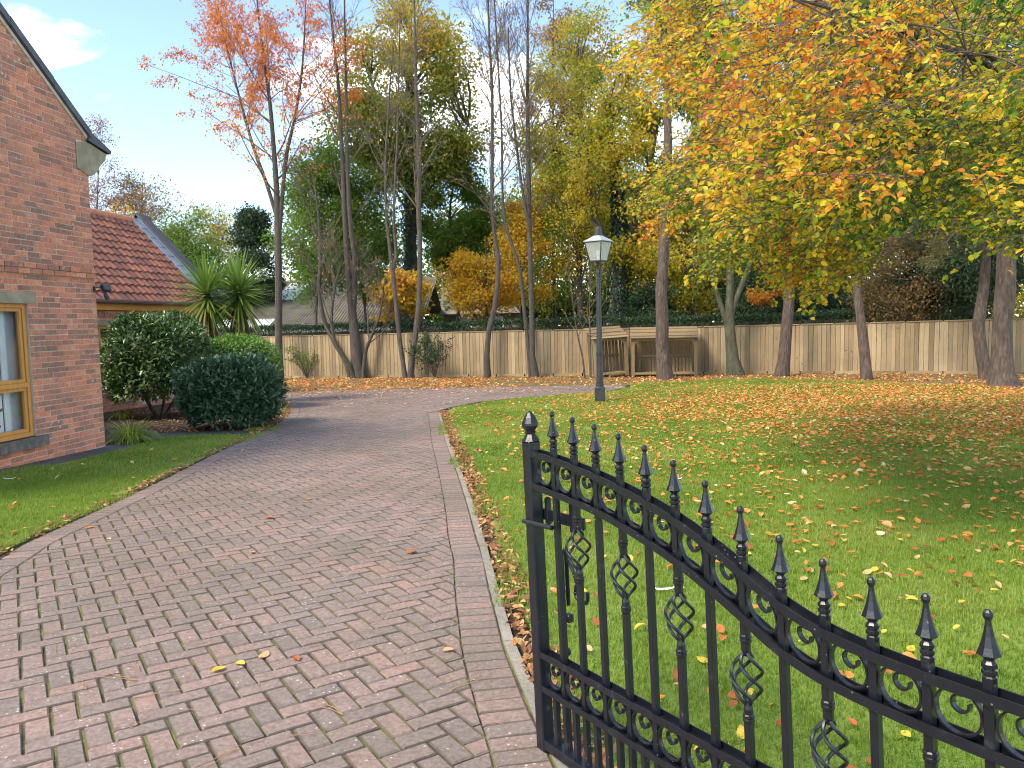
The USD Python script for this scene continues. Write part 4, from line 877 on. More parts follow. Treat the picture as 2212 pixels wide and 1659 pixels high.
stem_tree('twin_stem_tree', 'bare grey tree with two trunks crossing at the foot beside the leafy shrub', 'tree', 32.2,
    [[(876, 821, 12), (870, 780, 10), (864, 739, 10), (856, 661, 10), (847, 577, 9), (840, 520, 7), (835, 470, 6), (832, 380, 5), (838, 250, 4), (850, 100, 3)],
     [(848, 590, 7), (856, 549, 7), (851, 484, 6), (853, 400, 5), (858, 300, 4), (862, 150, 3), (864, 20, 2)],
     [(886, 821, 15), (890, 770, 13), (898, 722, 13), (906, 638, 12), (907, 526, 11), (904, 442, 11), (906, 364, 10), (899, 196, 8), (896, 56, 5), (893, -70, 3)]], 'bark',
    [lv(16, 0.38, 0.98, 1.6, 3.6, 40, 0.06, 0.09, 0.42), lv(5, 0.25, 1.0, 0.6, 1.6, 36, 0.03, 0.1, 0.5, rmin=.007), lv(3, .2, 1, .3, .7, 36, 0.02, .1, .5, rmin=.005)],
    [(2, 'yellow', 1, 0.10, 0.8, 0.05)])
stem_tree('curved_tree', 'slender bare tree with an S-curved trunk left of the twin thin trunks', 'tree', 31.5,
    [[(1053, 814, 18), (1052, 795, 14), (1051, 760, 12), (1057, 708, 12), (1071, 652, 12), (1077, 568, 11), (1067, 498, 9), (1063, 442, 9), (1063, 364, 8), (1063, 196, 7), (1057, 84, 5), (1053, -60, 3)]], 'bark',
    [lv(26, 0.45, 0.98, 1.2, 3.0, 32, 0.08, 0.08, 0.42), lv(5, 0.25, 1.0, 0.6, 1.4, 32, 0.03, 0.1, 0.5, rmin=.007), lv(3, .2, 1, .3, .6, 32, 0.02, .1, .5, rmin=.005)],
    [(2, 'pinkish', 1, 0.09, 0.8, 0.05)])
stem_tree('forked_tree', 'thin pair of dark trunks with sparse yellowing twigs left of the lamp post', 'tree', 31.0,
    [[(1157, 814, 20), (1150, 780, 13), (1149, 694, 12), (1146, 582, 11), (1143, 442, 11), (1141, 330, 10), (1140, 224, 8), (1140, 56, 5), (1141, -60, 3)],
     [(1146, 814, 10, .2), (1141, 750, 9, .2), (1132, 666, 9, .2), (1119, 560, 8, .2), (1096, 504, 7, .2), (1086, 442, 6, .2), (1084, 300, 5, .2), (1076, 140, 4, .2), (1068, 0, 3, .2)],
     [(1143, 500, 6, -.3), (1130, 420, 6, -.4), (1114, 300, 5, -.6), (1102, 180, 4, -.8), (1098, 60, 3, -.8)]], 'bark',
    [lv(20, 0.35, 0.98, 1.4, 3.4, 34, 0.08, 0.08, 0.42), lv(5, 0.25, 1.0, 0.6, 1.5, 34, 0.04, 0.1, 0.5, rmin=.007), lv(4, .2, 1, .3, .7, 34, 0.02, .1, .5, rmin=.005)],
    [(3, 'brownish', 2, 0.085, 0.6, 0.06), (2, 'yellow', 1, 0.09, 0.8, 0.05)])
for st_, lb in (([(1263, 812, 5), (1258, 770, 4), (1251, 740, 4), (1246, 715, 3), (1236, 640, 2.4), (1225, 560, 1.6)], 'thin bare sapling leaning left beside the lamp post'),
                ([(1276, 811, 4), (1275, 740, 4), (1273, 660, 3), (1277, 580, 2.4), (1272, 500, 1.6)], 'thin upright sapling just left of the lamp post')):
    stem_tree('sapling', lb, 'sapling', 29.3, [st_], 'bark', [lv(7, .35, .98, .6, 1.5, 35, .05, .08, .5, rmin=.005), lv(3, .3, 1, .2, .5, 35, 0, .1, .5, rmin=.004)], [(2, 'yellow', 1, .09, .8, .03)], amp=0.0, sides=6)

def needles(P, per, L, r=rng, spread=0.05):
    n, k, _ = P.shape; t = r.uniform(.3, 1, (n, per)); x = t * (k - 1); i = np.minimum(x.astype(int), k - 2); fr = (x - i)[..., None]; row = np.arange(n)[:, None]
    o = (P[row, i] * (1 - fr) + P[row, i + 1] * fr).reshape(-1, 3); T = (P[row, i + 1] - P[row, i]).reshape(-1, 3); T /= np.linalg.norm(T, axis=1, keepdims=True) + 1e-9
    D = T * .6 + unit(len(o), r) + [0, 0, .25]; s_ = r.uniform(.7, 1.3, len(o)) * L
    return leaves(o + r.normal(0, spread, o.shape), D, unit(len(o), r), s_, s_ * 0.16, 0.1)

def pine(label, Z, stem, levels, nm='needle', per=26, L=0.16, bark='pine_bark', **kw):
    tr, made = stem_tree('pine_tree', label, 'tree', Z, [stem], bark, levels, [], amp=0.05, sides=14, n=26, **kw)
    if per: obj('crown', needles(made[-1][0], per, L), nm, tr)
    return tr, made
pt, _ = pine('straight pine trunk with a sawn stub in front of the two-bay log store', 27.6,
    [(1437, 818, 40), (1434, 795, 30), (1430, 750, 27), (1431, 690, 27), (1428, 640, 25), (1433, 560, 23), (1437, 470, 21), (1440, 400, 19), (1443, 300, 18), (1441, 220, 14), (1438, 100, 10), (1436, -60, 7), (1434, -160, 3)],
    [lv(24, 0.72, 0.99, 1.8, 3.2, 62, 0.05, 0.08, 0.4), lv(7, .25, 1, .5, 1.2, 45, .05, .1, .5), lv(4, .3, 1, .2, .5, 45, .05, .1, .5)], per=30, L=0.17)
_s = at(1424, 632, 27.55); obj('sawn_stub', tube([at(1431, 632, 27.45), _s, ], [0.085, 0.075], 10), 'timber', pt)
stem_tree('pale_barked_tree', 'green-barked tree forking into three stems right of the log stores', 'tree', 29.0,
    [[(1590, 815, 42), (1584, 790, 30), (1580, 750, 24), (1577, 715, 22), (1575, 680, 20), (1577, 640, 17), (1577, 580, 15), (1574, 520, 13), (1570, 420, 10), (1565, 300, 7), (1560, 150, 4)],
     [(1576, 715, 14), (1563, 675, 12), (1549, 638, 11), (1538, 582, 10), (1535, 498, 9), (1528, 380, 7), (1515, 220, 4)],
     [(1577, 690, 13), (1588, 650, 12), (1607, 605, 11), (1619, 568, 10), (1624, 520, 9), (1632, 420, 7), (1645, 280, 4)]], 'green_bark',
    [lv(14, .4, .98, 1.5, 3.4, 42, .05, .08, .42), lv(6, .25, 1, .6, 1.5, 40, .02, .1, .5, rmin=.007), lv(3, .2, 1, .3, .7, 40, 0, .1, .5, rmin=.005)], [(3, 'yellowgreen', 7, .13, .4, .08)])
pine('leaning reddish pine trunk right of the forked green-barked tree', 28.0,
    [(1688, 814, 34), (1693, 780, 27), (1699, 708, 24), (1705, 640, 22), (1704, 585, 21), (1709, 500, 20), (1712, 420, 18), (1708, 300, 15), (1700, 160, 11), (1695, 0, 7), (1690, -100, 3)],
    [lv(24, .5, .99, 1.6, 3.4, 60, .02, .08, .4), lv(7, .25, 1, .5, 1.2, 45, .04, .1, .5), lv(4, .3, 1, .2, .5, 45, .04, .1, .5)])
pine('slim pine trunk standing alone before the right half of the fence', 25.0,
    [(1872, 824, 27), (1869, 780, 23), (1865, 735, 21), (1859, 690, 19), (1853, 640, 18), (1848, 560, 16), (1845, 480, 14), (1842, 380, 12), (1840, 200, 8), (1838, 0, 4)],
    [lv(20, .5, .99, 1.6, 3.0, 60, .02, .08, .4), lv(7, .25, 1, .5, 1.2, 45, .04, .1, .5), lv(4, .3, 1, .2, .5, 45, .04, .1, .5)])
pine('dark bent pine trunk close behind the thickest pine at the right', 23.6,
    [(2131, 820, 30), (2126, 790, 26), (2117, 740, 24), (2114, 700, 24), (2121, 650, 22), (2127, 600, 20), (2130, 520, 18), (2128, 400, 15), (2125, 250, 10), (2120, 50, 5)],
    [lv(24, .38, .99, 1.4, 3.0, 62, -.01, .08, .4), lv(7, .25, 1, .5, 1.2, 45, .02, .1, .5), lv(4, .3, 1, .2, .5, 45, .02, .1, .5)], nm='needle_brown')
pine('thickest pine trunk at the right edge with browning needle branches', 20.8,
    [(2168, 836, 66), (2166, 815, 50), (2164, 780, 43), (2165, 710, 39), (2170, 650, 40), (2173, 600, 38), (2173, 520, 35), (2171, 420, 31), (2168, 300, 26), (2165, 100, 18), (2160, -60, 8)],
    [lv(30, .34, .95, 1.8, 4.2, 70, -.015, .07, .3), lv(8, .25, 1, .5, 1.2, 45, .0, .1, .5), lv(5, .3, 1, .2, .5, 45, .02, .1, .5)], nm='needle_brown', per=34, L=.14)

# --- trees and bushes beyond the fence
def crown_tree(name, label, x, y0, y1, hw, Z, m, nc=26, nl=6000, size=0.14, trunk=6, bark='bark', depth=None, shape=1.0, category='tree', stems=None, ivy=False, wid=0.6, rc=0.20, lower=705):
    """A crown of leaf clumps on curved limbs; y0, y1: top and bottom of the crown."""
    nl = int(nl * 1.8); size *= 1.15; tr = thing(name, label, category); c = at(x, (y0 + y1) / 2, Z); rx = hw * 1.14 * Z / F; rz = (y1 - y0) / 2 * Z / F; ry = depth or rx
    q = unit(nc) * (rng.uniform(0.25, 1, (nc, 1)) ** 0.45); q[:, :2] *= (1 - 0.35 * shape * np.clip(q[:, 2:], 0, 1)); cl = c + q * [rx, ry, rz] * (1 - rc * 0.8)
    cr = rng.uniform(0.6, 1.3, nc) * rc * (rx * ry * rz) ** (1 / 3) * 1.5
    if stems is None: stems = [[(x, lower + 90, trunk * 1.3), (x + rng.normal(0, 4), lower, trunk), (x + rng.normal(0, 6), (y0 + y1) / 2, trunk * .7), (x + rng.normal(0, 8), y0 + (y1 - y0) * .1, trunk * .2)]]
    P, R = stems_of(stems, Z, 14, False); obj('trunk', tubes(P, R, 8), bark, tr, smooth=True)
    fl = P.reshape(-1, 3); lim = []
    for k_ in range(nc):
        e_ = cl[k_]; cand = fl[fl[:, 2] < e_[2] - 0.15 * rz] if (fl[:, 2] < e_[2] - 0.15 * rz).any() else fl[:1]
        b = cand[np.argmin(np.linalg.norm((cand - e_) * [1, 1, .6], axis=1))]; mid = (b + e_) / 2 + rng.normal(0, .12 * rx, 3) + [0, 0, .1 * rz]
        tt = np.linspace(0, 1, 7)[:, None]; lim.append(b * (1 - tt) ** 2 + mid * 2 * tt * (1 - tt) + e_ * tt ** 2)
    lim = np.array(lim); LR = np.linspace(1, .25, 7)[None] * np.full((nc, 1), max(trunk * .3 * Z / F / 2, .02)); tw = spawn(lim, LR, 6, .45, 1.0, (cr.mean() * .7, cr.mean() * 1.5), 45, .02, .1, .5, rmin=.008)
    obj('branches', cat([tubes(lim, LR, 5), tubes(*tw, 3)]), 'twig', tr, smooth=True)
    idx = rng.integers(0, nc, nl); v = unit(nl) * (rng.uniform(0, 1, (nl, 1)) ** 0.5); p = cl[idx] + v * cr[idx][:, None] * [1.15, 1.15, .8]
    D = v * .6 + unit(nl) * .8 + [0, 0, -.35]; N = unit(nl) + [0, -.4, .7]; s_ = rng.uniform(.7, 1.3, nl) * size
    obj('crown', leaves(p, D, N, s_, s_ * wid, .2), m, tr)
    if ivy:
        k_ = 5200; i = rng.integers(0, len(P[0]) - 1, k_); f_ = rng.random(k_)[:, None]; o = P[0][i] * (1 - f_) + P[0][i + 1] * f_; an = rng.uniform(0, 2 * np.pi, k_); rad = (R[0][i] * rng.uniform(1.0, 1.6, k_))
        o = o + np.column_stack([np.cos(an), np.sin(an), np.zeros(k_)]) * rad[:, None]; keep = o[:, 2] < P[0][:, 2].max() * 0.8
        D = np.column_stack([np.cos(an) * .5, np.sin(an) * .5, -np.ones(k_)]) + unit(k_) * .4; N = np.column_stack([np.cos(an), np.sin(an), np.full(k_, .3)])
        obj('ivy', leaves(o[keep], D[keep], N[keep], .13, .12, .15), 'ivy', tr)
    return tr

crown_tree('pinkish_tree', 'thin-leaved pinkish tree rising above the house gable end', 212, 215, 620, 52, 50, 'pinkish', 60, 3200, .10, 4, rc=.17)
crown_tree('browning_tree', 'wispy brownish tree beside the house roof with amber lower leaves', 315, 330, 720, 95, 52, 'brownish', 70, 8500, .12, 5, rc=.18)
crown_tree('amber_tree', 'amber-leaved tree just right of the kneeler stone of the house', 258, 420, 700, 62, 47, 'yellow', 36, 3600, .11, 5)
crown_tree('olive_tree', 'olive green tree in the distance left of the cordyline', 398, 425, 780, 90, 50, 'green', 70, 11000, .14, 6)
crown_tree('pale_green_tree', 'pale green open-crowned tree in the distance above the cordyline', 470, 395, 780, 78, 54, 'yellowgreen', 60, 8000, .13, 5)
crown_tree('holly_tree', 'dense dark bluish-green tree just left of the cherry trunk', 548, 405, 740, 58, 46, 'dark', 48, 9500, .13, 6)
crown_tree('ash_tree', 'fresh green tree with drooping sprays over the barn roof', 692, 270, 700, 92, 38.5, 'green', 75, 11000, .13, 7, depth=2.5)
crown_tree('young_green_tree', 'small green tree between the barn and the multi-stemmed tree', 785, 330, 690, 72, 40, 'green', 46, 7000, .12, 6)
crown_tree('sycamore_tree', 'tallest dark green tree in the middle with an ivy-clad trunk', 888, -40, 520, 165, 42, 'sycamore', 110, 24000, .16, 20, rc=.15, ivy=True,
    stems=[[(890, 800, 34), (888, 700, 30), (888, 560, 26), (886, 440, 22), (884, 300, 17), (886, 160, 11), (888, 20, 5)], [(888, 480, 12), (930, 390, 9), (980, 330, 6), (1010, 270, 3)], [(887, 420, 10), (850, 330, 8), (815, 220, 5), (790, 110, 3)]])
crown_tree('spreading_tree', 'bright green spreading tree right of the ivy-clad trunk', 985, 300, 640, 88, 44, 'green', 46, 9500, .15, 8)
crown_tree('yellow_cherry', 'small tree with large yellow leaves hanging in front of the barn end', 868, 560, 715, 72, 34.2, 'yellow', 26, 1500, .17, 4, wid=.62, depth=1.0)
crown_tree('golden_maple', 'golden-yellow maple glowing behind the S-curved tree', 1050, 490, 705, 92, 40, 'yellow', 40, 6800, .13, 7)
crown_tree('orange_maple', 'orange-yellow tree behind the twin thin trunks', 1128, 400, 700, 66, 43, 'yellow', 34, 4600, .13, 7)
crown_tree('rusty_tree', 'tall thin rust-brown tree at the top left of the pine crown', 1200, -60, 480, 80, 46, 'brownish', 60, 8000, .12, 7, rc=.15)
crown_tree('lime_tree', 'big yellow-green tree between the twin thin trunks and the lamp', 1250, -40, 640, 130, 43, 'yellowgreen', 95, 19000, .14, 13, rc=.16)
crown_tree('ivy_tree', 'yellow-green tree with an ivy-covered trunk right of the lamp', 1350, 120, 650, 125, 37, 'yellowgreen', 75, 12500, .14, 30, ivy=True, rc=.16,
    stems=[[(1333, 800, 44), (1334, 700, 40), (1337, 600, 34), (1340, 520, 26), (1336, 440, 20), (1325, 330, 11), (1318, 220, 5)], [(1338, 560, 16), (1375, 470, 13), (1400, 380, 9), (1418, 290, 5)], [(1336, 600, 12), (1300, 500, 10), (1270, 420, 7), (1248, 340, 3)], [(1340, 650, 14), (1385, 600, 10), (1440, 560, 7), (1490, 545, 4)]])
crown_tree('dark_pine', 'dark pine crown at the top right of the lamp', 1500, -60, 300, 80, 36, 'needle', 50, 13000, .16, 10, wid=.3, rc=.18)
crown_tree('maple_branch_tree', 'yellow tree behind the straight pine trunk above the log stores', 1480, 420, 690, 110, 36, 'yellowgreen', 44, 7600, .14, 8)
crown_tree('hawthorn', 'dark green bush mass behind the fence left of the green-barked tree', 1420, 600, 760, 70, 35, 'dark', 30, 6500, .10, 5, category='bush')
crown_tree('laurel_bush', 'dark evergreen bush behind the fence between the leaning and the slim pine', 1760, 600, 760, 95, 33.5, 'dark', 36, 9000, .10, 5, category='bush')
crown_tree('yew', 'dark evergreen behind the fence near the green-barked tree', 1640, 540, 760, 85, 34.5, 'dark', 36, 8000, .10, 6, category='bush')
crown_tree('green_tree', 'mid green tree high behind the leaning pine', 1640, 250, 640, 110, 40, 'green', 44, 9000, .15, 9)
crown_tree('red_leaved_branch', 'rusty red leaved small tree left of the leaning pine trunk', 1655, 575, 665, 45, 31.5, 'cherry', 14, 900, .12, 3, category='tree', depth=.8)
crown_tree('thicket', 'tangle of brown twigs with a few yellow leaves behind the right half of the fence', 1960, 480, 750, 125, 31, 'brownish', 110, 9000, .09, 5, category='thicket', rc=.2)
crown_tree('dark_conifer', 'dark conifer behind the bent pine at the right', 2090, 380, 750, 125, 30, 'needle', 60, 16000, .16, 8, wid=.3)
crown_tree('bright_tree', 'sunny pale green tree seen past the thickest pine at the right edge', 2240, 540, 760, 70, 34, 'yellowgreen', 26, 3000, .12, 6)
for nm, lb, x, y0, y1, hw, Z, m, nl in (
    ('wood_tree', 'shaded green wood tree far behind the barn', 760, 430, 760, 120, 60, 'sycamore', 7000),
    ('wood_tree', 'shaded dark wood tree far behind the golden maple', 1030, 380, 760, 130, 62, 'sycamore', 8500),
    ('wood_tree', 'dim olive wood tree far behind the lamp', 1230, 300, 760, 150, 60, 'sycamore', 10000),
    ('wood_tree', 'dim green wood tree far behind the two-bay log store', 1440, 340, 760, 150, 58, 'sycamore', 10000),
    ('wood_tree', 'dim wood tree far behind the green-barked tree', 1640, 200, 760, 150, 56, 'sycamore', 12000),
    ('wood_tree', 'dim wood tree far behind the slim pine', 1860, 150, 760, 160, 54, 'sycamore', 12000),
    ('wood_tree', 'dim wood tree far behind the dark conifer', 2080, 200, 760, 150, 52, 'sycamore', 9000)):
    crown_tree(nm, lb, x, y0, y1, hw * 1.1, Z, m, 70, int(nl * 1.3), .24, 9, rc=.19)

ug = thing('undergrowth', 'dense dim undergrowth filling the wood behind the fence', 'undergrowth'); n = 46000; x_ = rng.uniform(-34, 40, n); y_ = rng.uniform(56, 72, n)
h_ = (2.6 + 4.2 * meshkit.fbm(np.column_stack([x_ * .22, y_ * .2, 0 * x_]), 3)) * rng.random(n) ** .6; p = np.column_stack([x_, y_, gz(y_) + h_])
tag(stage.GetPrimAtPath(obj('foliage', leaves(p, unit(n), unit(n) + [0, -.5, .5], .34, .22, .2), 'sycamore', ug)), kind='stuff'); tag(stage.GetPrimAtPath(ug), kind='stuff')

# --- hedge behind the fence
hg = thing('hedge', 'clipped dark green hedge showing along the top of the fence', 'hedge')
n = 30000; ss = rng.uniform(3.6, fl_.length - 8.5, n); base = np.array([fpt(s)[0] for s in np.linspace(3.6, fl_.length - 8.5, 400)]); ki = ((ss - 3.6) / (fl_.length - 12.1) * 399).astype(int)
nrm2 = np.array([fpt(s)[2] for s in np.linspace(3.6, fl_.length - 8.5, 400)])
o = rng.uniform(-0.5, 0.5, n); top = 2.18 + 0.16 * meshkit.noise(np.column_stack([ss * .9, o, o * 0])) + 0.05 * rng.normal(size=n); hgt = np.where(rng.random(n) < .6, top, rng.uniform(1.4, 2.2, n)); side = hgt < 2.05
o = np.where(side, 0.5 + rng.normal(0, .05, n), o); b = base[ki] - nrm2[ki] * 1.2 + nrm2[ki] * o[:, None]
p = np.column_stack([b, gz(b[:, 1]) + hgt])
obj('foliage', leaves(p, unit(n) + [0, -.3, .5], unit(n) + [0, -.5, .8], .10, .05, .2), 'dark', hg)
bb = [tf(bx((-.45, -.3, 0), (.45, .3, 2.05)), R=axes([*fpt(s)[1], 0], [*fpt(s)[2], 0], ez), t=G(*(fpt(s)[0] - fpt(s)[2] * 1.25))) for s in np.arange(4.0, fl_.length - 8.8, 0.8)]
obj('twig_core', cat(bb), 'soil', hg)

# --- small shrubs in front of the fence
def stem_shrub(label, x, y0, y1, hw, Z, m, ns=14, size=.09, per=8):
    sh = thing('shrub', label, 'shrub'); b = at(x, y1, Z); b[2] = gz(b[1]) - .03; H_ = (y1 - y0) * Z / F; w = hw * Z / F
    an = rng.uniform(0, 2 * np.pi, ns); e_ = b + np.column_stack([np.cos(an) * w * rng.uniform(.2, 1, ns), np.sin(an) * w * .7, H_ * rng.uniform(.55, 1, ns)]); tt = np.linspace(0, 1, 8)[None, :, None]
    mid = (b + e_) / 2 + [0, 0, .15 * H_]; P = b * (1 - tt) ** 2 + mid[:, None] * 2 * tt * (1 - tt) + e_[:, None] * tt ** 2; R = np.linspace(.014, .005, 8)[None].repeat(ns, 0)
    t1 = spawn(P, R, 8, .25, 1, (.2 * H_, .4 * H_), 45, .02, .1, .6); obj('stems', cat([tubes(P, R, 5), tubes(*t1, 3)]), 'twig', sh); obj('foliage', twig_leaves(t1[0], per, size, .2, .05), m, sh)
stem_shrub('small open green shrub against the fence right of the cherry trunk', 663, 745, 815, 42, 34.2, 'green', 12, .09, 7)
stem_shrub('upright leafy green shrub against the fence right of the twin-stemmed tree', 940, 718, 816, 56, 32.0, 'dark', 16, .10, 12)

# --- clipped shrubs beside the house
def dome_shrub(name, label, c, rad, m, n, size, wid=.42, core=.80, lump=.12, zmin=.05, seed=1, stems=0, fold=.12):
    r = np.random.default_rng(seed); sh = thing(name, label, 'shrub'); c = np.array(c, float); rad = np.array(rad, float)
    v = unit(n, r); v[:, 2] = np.where(v[:, 2] < -.75, -v[:, 2], v[:, 2]); f_ = 1 + lump * 2 * (meshkit.fbm(v * 2.3 + seed, 3, seed) - .5); dep = r.uniform(0.80, 1.03, (n, 1)) * f_[:, None]
    sq = np.sign(v) * np.abs(v) ** .85; sq /= np.linalg.norm(v, axis=1, keepdims=True); p = c + sq * dep * rad
    keep = p[:, 2] > gz(p[:, 1]) + zmin; v, p = v[keep], p[keep]; k = len(p)
    nn = v / rad; nn /= np.linalg.norm(nn, axis=1, keepdims=True); D = nn * .55 + unit(k, r) * .7 + [0, 0, .15]; N = nn * .7 + unit(k, r) * .45 + [0, 0, 1.1]; s_ = r.uniform(.7, 1.3, k) * size
    ns_ = 46; sv = unit(ns_, r); sv[:, 2] = np.abs(sv[:, 2]) * .9 + .05; so = c + sv * rad * (1 + lump * 2 * (meshkit.fbm(sv * 2.3 + seed, 3, seed) - .5))[:, None] * .95; tt_ = np.linspace(0, 1, 6)[None, :, None]
    sP = so[:, None] + (sv * .5 + [0, 0, .75])[:, None] * tt_ * r.uniform(.08, .22, (ns_, 1, 1)); obj('shoots', tubes(sP, np.full((ns_, 6), .003), 3), 'twig', sh)
    A_, B_ = leaves(p, D, N, s_, s_ * wid, fold, 7), twig_leaves(sP, 7, size * .9, -.3, .015, r, wid)
    obj('foliage', cat([A_, B_]), m, sh)
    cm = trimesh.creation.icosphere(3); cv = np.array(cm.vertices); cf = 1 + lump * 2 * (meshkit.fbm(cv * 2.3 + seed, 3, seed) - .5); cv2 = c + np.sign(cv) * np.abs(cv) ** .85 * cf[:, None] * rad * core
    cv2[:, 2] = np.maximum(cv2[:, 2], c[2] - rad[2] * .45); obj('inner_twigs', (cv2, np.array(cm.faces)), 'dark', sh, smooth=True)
    b = np.array([c[0], c[1], float(gz(c[1])) - .05])
    for q in range(stems):
        a = q * 2 * np.pi / max(stems, 1) + .4; e_ = c + np.array([math.cos(a), math.sin(a), 0]) * rad * .6
        obj('stem', tube(spline([b + [.05 * math.cos(a), .05 * math.sin(a), 0], b * .5 + e_ * .5 + [0, 0, -.15], e_], 8), np.linspace(.035, .015, 8), 6), 'bark', sh, smooth=True)
    return sh
A = gp(318, 902); c1 = at(330, 778, 16.4)
dome_shrub('laurel_shrub', 'tallest rounded glossy green shrub nearest the corner of the brick house', c1 + [0, 0.2, -.05], (1.10, 1.05, 0.98), 'laurel', 9000, .105, .46, .8, .20, .35, 3, stems=5)
c2 = at(512, 800, 18.2)
dome_shrub('bright_shrub', 'fresh bright green clipped shrub in front of the cordyline', c2 + [0, 0, -.05], (1.02, .9, .86), 'brightshrub', 10500, .065, .55, .82, .14, .05, 5)
c3 = at(497, 850, 14.3)
dome_shrub('viburnum_shrub', 'low broad dark green shrub with matt leaves beside the drive', c3 + [0, 0.05, 0], (.93, .85, .66), 'viburnum', 7500, .105, .44, .8, .18, .03, 8)
# strap-leaved plants
def strap_plant(label, base, n, L, wid, m, seed, spread=.25, lean=(0, 0, 0), name='strap_leaved_plant'):
    r = np.random.default_rng(seed); pl = thing(name, label, 'plant'); vs = []
    for q in range(n):
        a = r.uniform(0, 2 * np.pi); l = L * r.uniform(.6, 1.1); el = r.uniform(.55, 1.45); b = base + np.array([math.cos(a), math.sin(a), 0]) * spread * r.random() + [0, 0, -.02]
        D = np.array([math.cos(a) * math.cos(el), math.sin(a) * math.cos(el), math.sin(el)]) + np.array(lean); D /= np.linalg.norm(D); P = [b]; k = 7
        for i in range(k - 1): P.append(P[-1] + D * l / (k - 1)); D = D + [0, 0, -.26 - .26 * r.random()]; D /= np.linalg.norm(D)
        P = np.array(P); S = np.cross(D, [0, 0, 1.0]); S /= np.linalg.norm(S) + 1e-9; w = wid * np.array([.8, 1, 1, .95, .8, .5, .05])[:, None]; up_ = np.array([0, 0, 1.0])
        i = np.arange(k - 1); vs.append((np.vstack([P - S * w / 2, P + S * w / 2]), np.stack([i, i + 1, i + 1 + k, i + k], 1)))
    obj('leaf', cat(vs), m, pl); return pl
strap_plant('yellow-green arching strap-leaved clump at the corner of the brick house', gp(268, 956) + [0, .2, 0], 340, .52, .015, 'strap', 4, .20)
strap_plant('browned grass tuft at the right foot of the dark shrub', gp(604, 893) + [0, .1, 0], 90, .42, .010, 'palm_yellow', 9, .16, name='grass_tuft')
strap_plant('small pale grass clump in the shade under the tallest shrub', gp(252, 905) + [0, .3, 0], 70, .5, .012, 'strap', 10, .2, name='grass_tuft')

# --- the two-headed cordyline
LEAFP = {}
def cordyline(label, x, y, Z, seed, R_=1.0):
    r = np.random.default_rng(seed); cr = thing('cordyline_palm', label, 'palm'); c = at(x, y, Z); g_ = float(gz(c[1]))
    obj('trunk', tube([[c[0], c[1], g_ - .1], [c[0] + .02, c[1], (g_ + c[2]) / 2], [c[0], c[1], c[2]]], [.11, .085, .07], 12), 'bark', cr, smooth=True)
    ga_ = math.pi * (3 - 5 ** .5); nL = 240
    for q in range(nL):
        u_ = q / nL; el = math.asin(np.clip(1 - 1.93 * u_, -.97, 1)) + r.normal(0, .08); a = q * ga_ + r.normal(0, .15); l = R_ * r.uniform(.85, 1.12) * (1.0 if u_ < .7 else 1.1); droop = .012 + .03 * abs(math.cos(el)) + .02 * r.random(); k = 6
        D = np.array([math.cos(a) * math.cos(el), math.sin(a) * math.cos(el), math.sin(el)]); b = c + D * .05 - [0, 0, .32 * u_ ** 1.5]; P = [b]
        for i in range(k - 1): P.append(P[-1] + D * l / (k - 1)); D = D + np.array([0, 0, -droop]); D /= np.linalg.norm(D)
        P = np.array(P); S = np.cross(D, unit(1, r)[0] * .4 + [0, 0, 1.0]); S /= np.linalg.norm(S) + 1e-9; Nn = np.cross(S, D); w = .05 * np.array([.65, .95, 1, .8, .5, .04])[:, None]; i = np.arange(k - 1)
        v = np.vstack([P - S * w / 2 + Nn * w * .12, P, P + S * w / 2 + Nn * w * .12]); f = np.vstack([np.stack([i, i + 1, i + 1 + k, i + k], 1), np.stack([i + k, i + 1 + k, i + 1 + 2 * k, i + 2 * k], 1)])
        m = 'palm_green' if el > math.radians(-18) else ('palm_yellow' if r.random() < .35 else 'palm_green')
        if el < math.radians(-66): m = 'palm_dead'
        obj('leaf', (v, f), m, cr)
    sk = []
    for q in range(150):
        a = r.uniform(0, 2 * np.pi); b = c + np.array([math.cos(a) * .06, math.sin(a) * .06, -.25 - .5 * r.random()]); l = R_ * r.uniform(.6, 1); D = np.array([math.cos(a) * .28, math.sin(a) * .28, -1])
        sk.append(leaves(b[None], D[None], np.array([[math.cos(a), math.sin(a), .3]]), l, .035, .1))
    obj('dead_leaf_skirt', cat(sk), 'palm_dead', cr, kind='stuff')
cordyline('left head of the spiky green cordyline palms by the tiled wing', 447, 630, 19.2, 11)
cordyline('right head of the spiky green cordyline palms nearer the barn', 515, 624, 19.6, 12)

# ================================================================== the near beech
bt = thing('beech_tree', 'beech with a big yellow, orange and green canopy hanging in from the right', 'tree')
BX = np.array([9.4, 9.2])
outline = Polygon([(1500, -70), (1450, -40), (1395, 20), (1372, 90), (1392, 170), (1430, 185), (1500, 200), (1545, 240), (1490, 300), (1415, 375), (1392, 430), (1425, 490), (1510, 460), (1555, 470), (1540, 520), (1545, 565), (1600, 560), (1650, 530), (1690, 570), (1740, 620), (1790, 625), (1850, 575), (1890, 520), (1920, 460), (1960, 420), (2010, 445), (2080, 480), (2150, 495), (2230, 515), (2360, 530), (2380, 300), (2330, -70)])
prepare(outline)
rb = np.random.default_rng(21); sp = []
while len(sp) < 2450:
    x, y = rb.uniform(1360, 2420), rb.uniform(-80, 640)
    if not contains_xy(outline, x, y): continue
    edge = np.clip((x - 1380) / 700, 0, 1)
    Z = rb.uniform(5.5, 13.0) if rb.random() < .86 else rb.uniform(4.2, 6.0)
    if x < 1560: Z = rb.uniform(6.5, 10.5)
    if y > 480 and x < 1950: Z = rb.uniform(6.5, 9.0)
    if x < 1700 and rb.random() < .12: continue
    q = at(x, y, Z)
    if meshkit.noise(q * 1.15, 9) > .33: sp.append(q)
sp = np.array(sp)
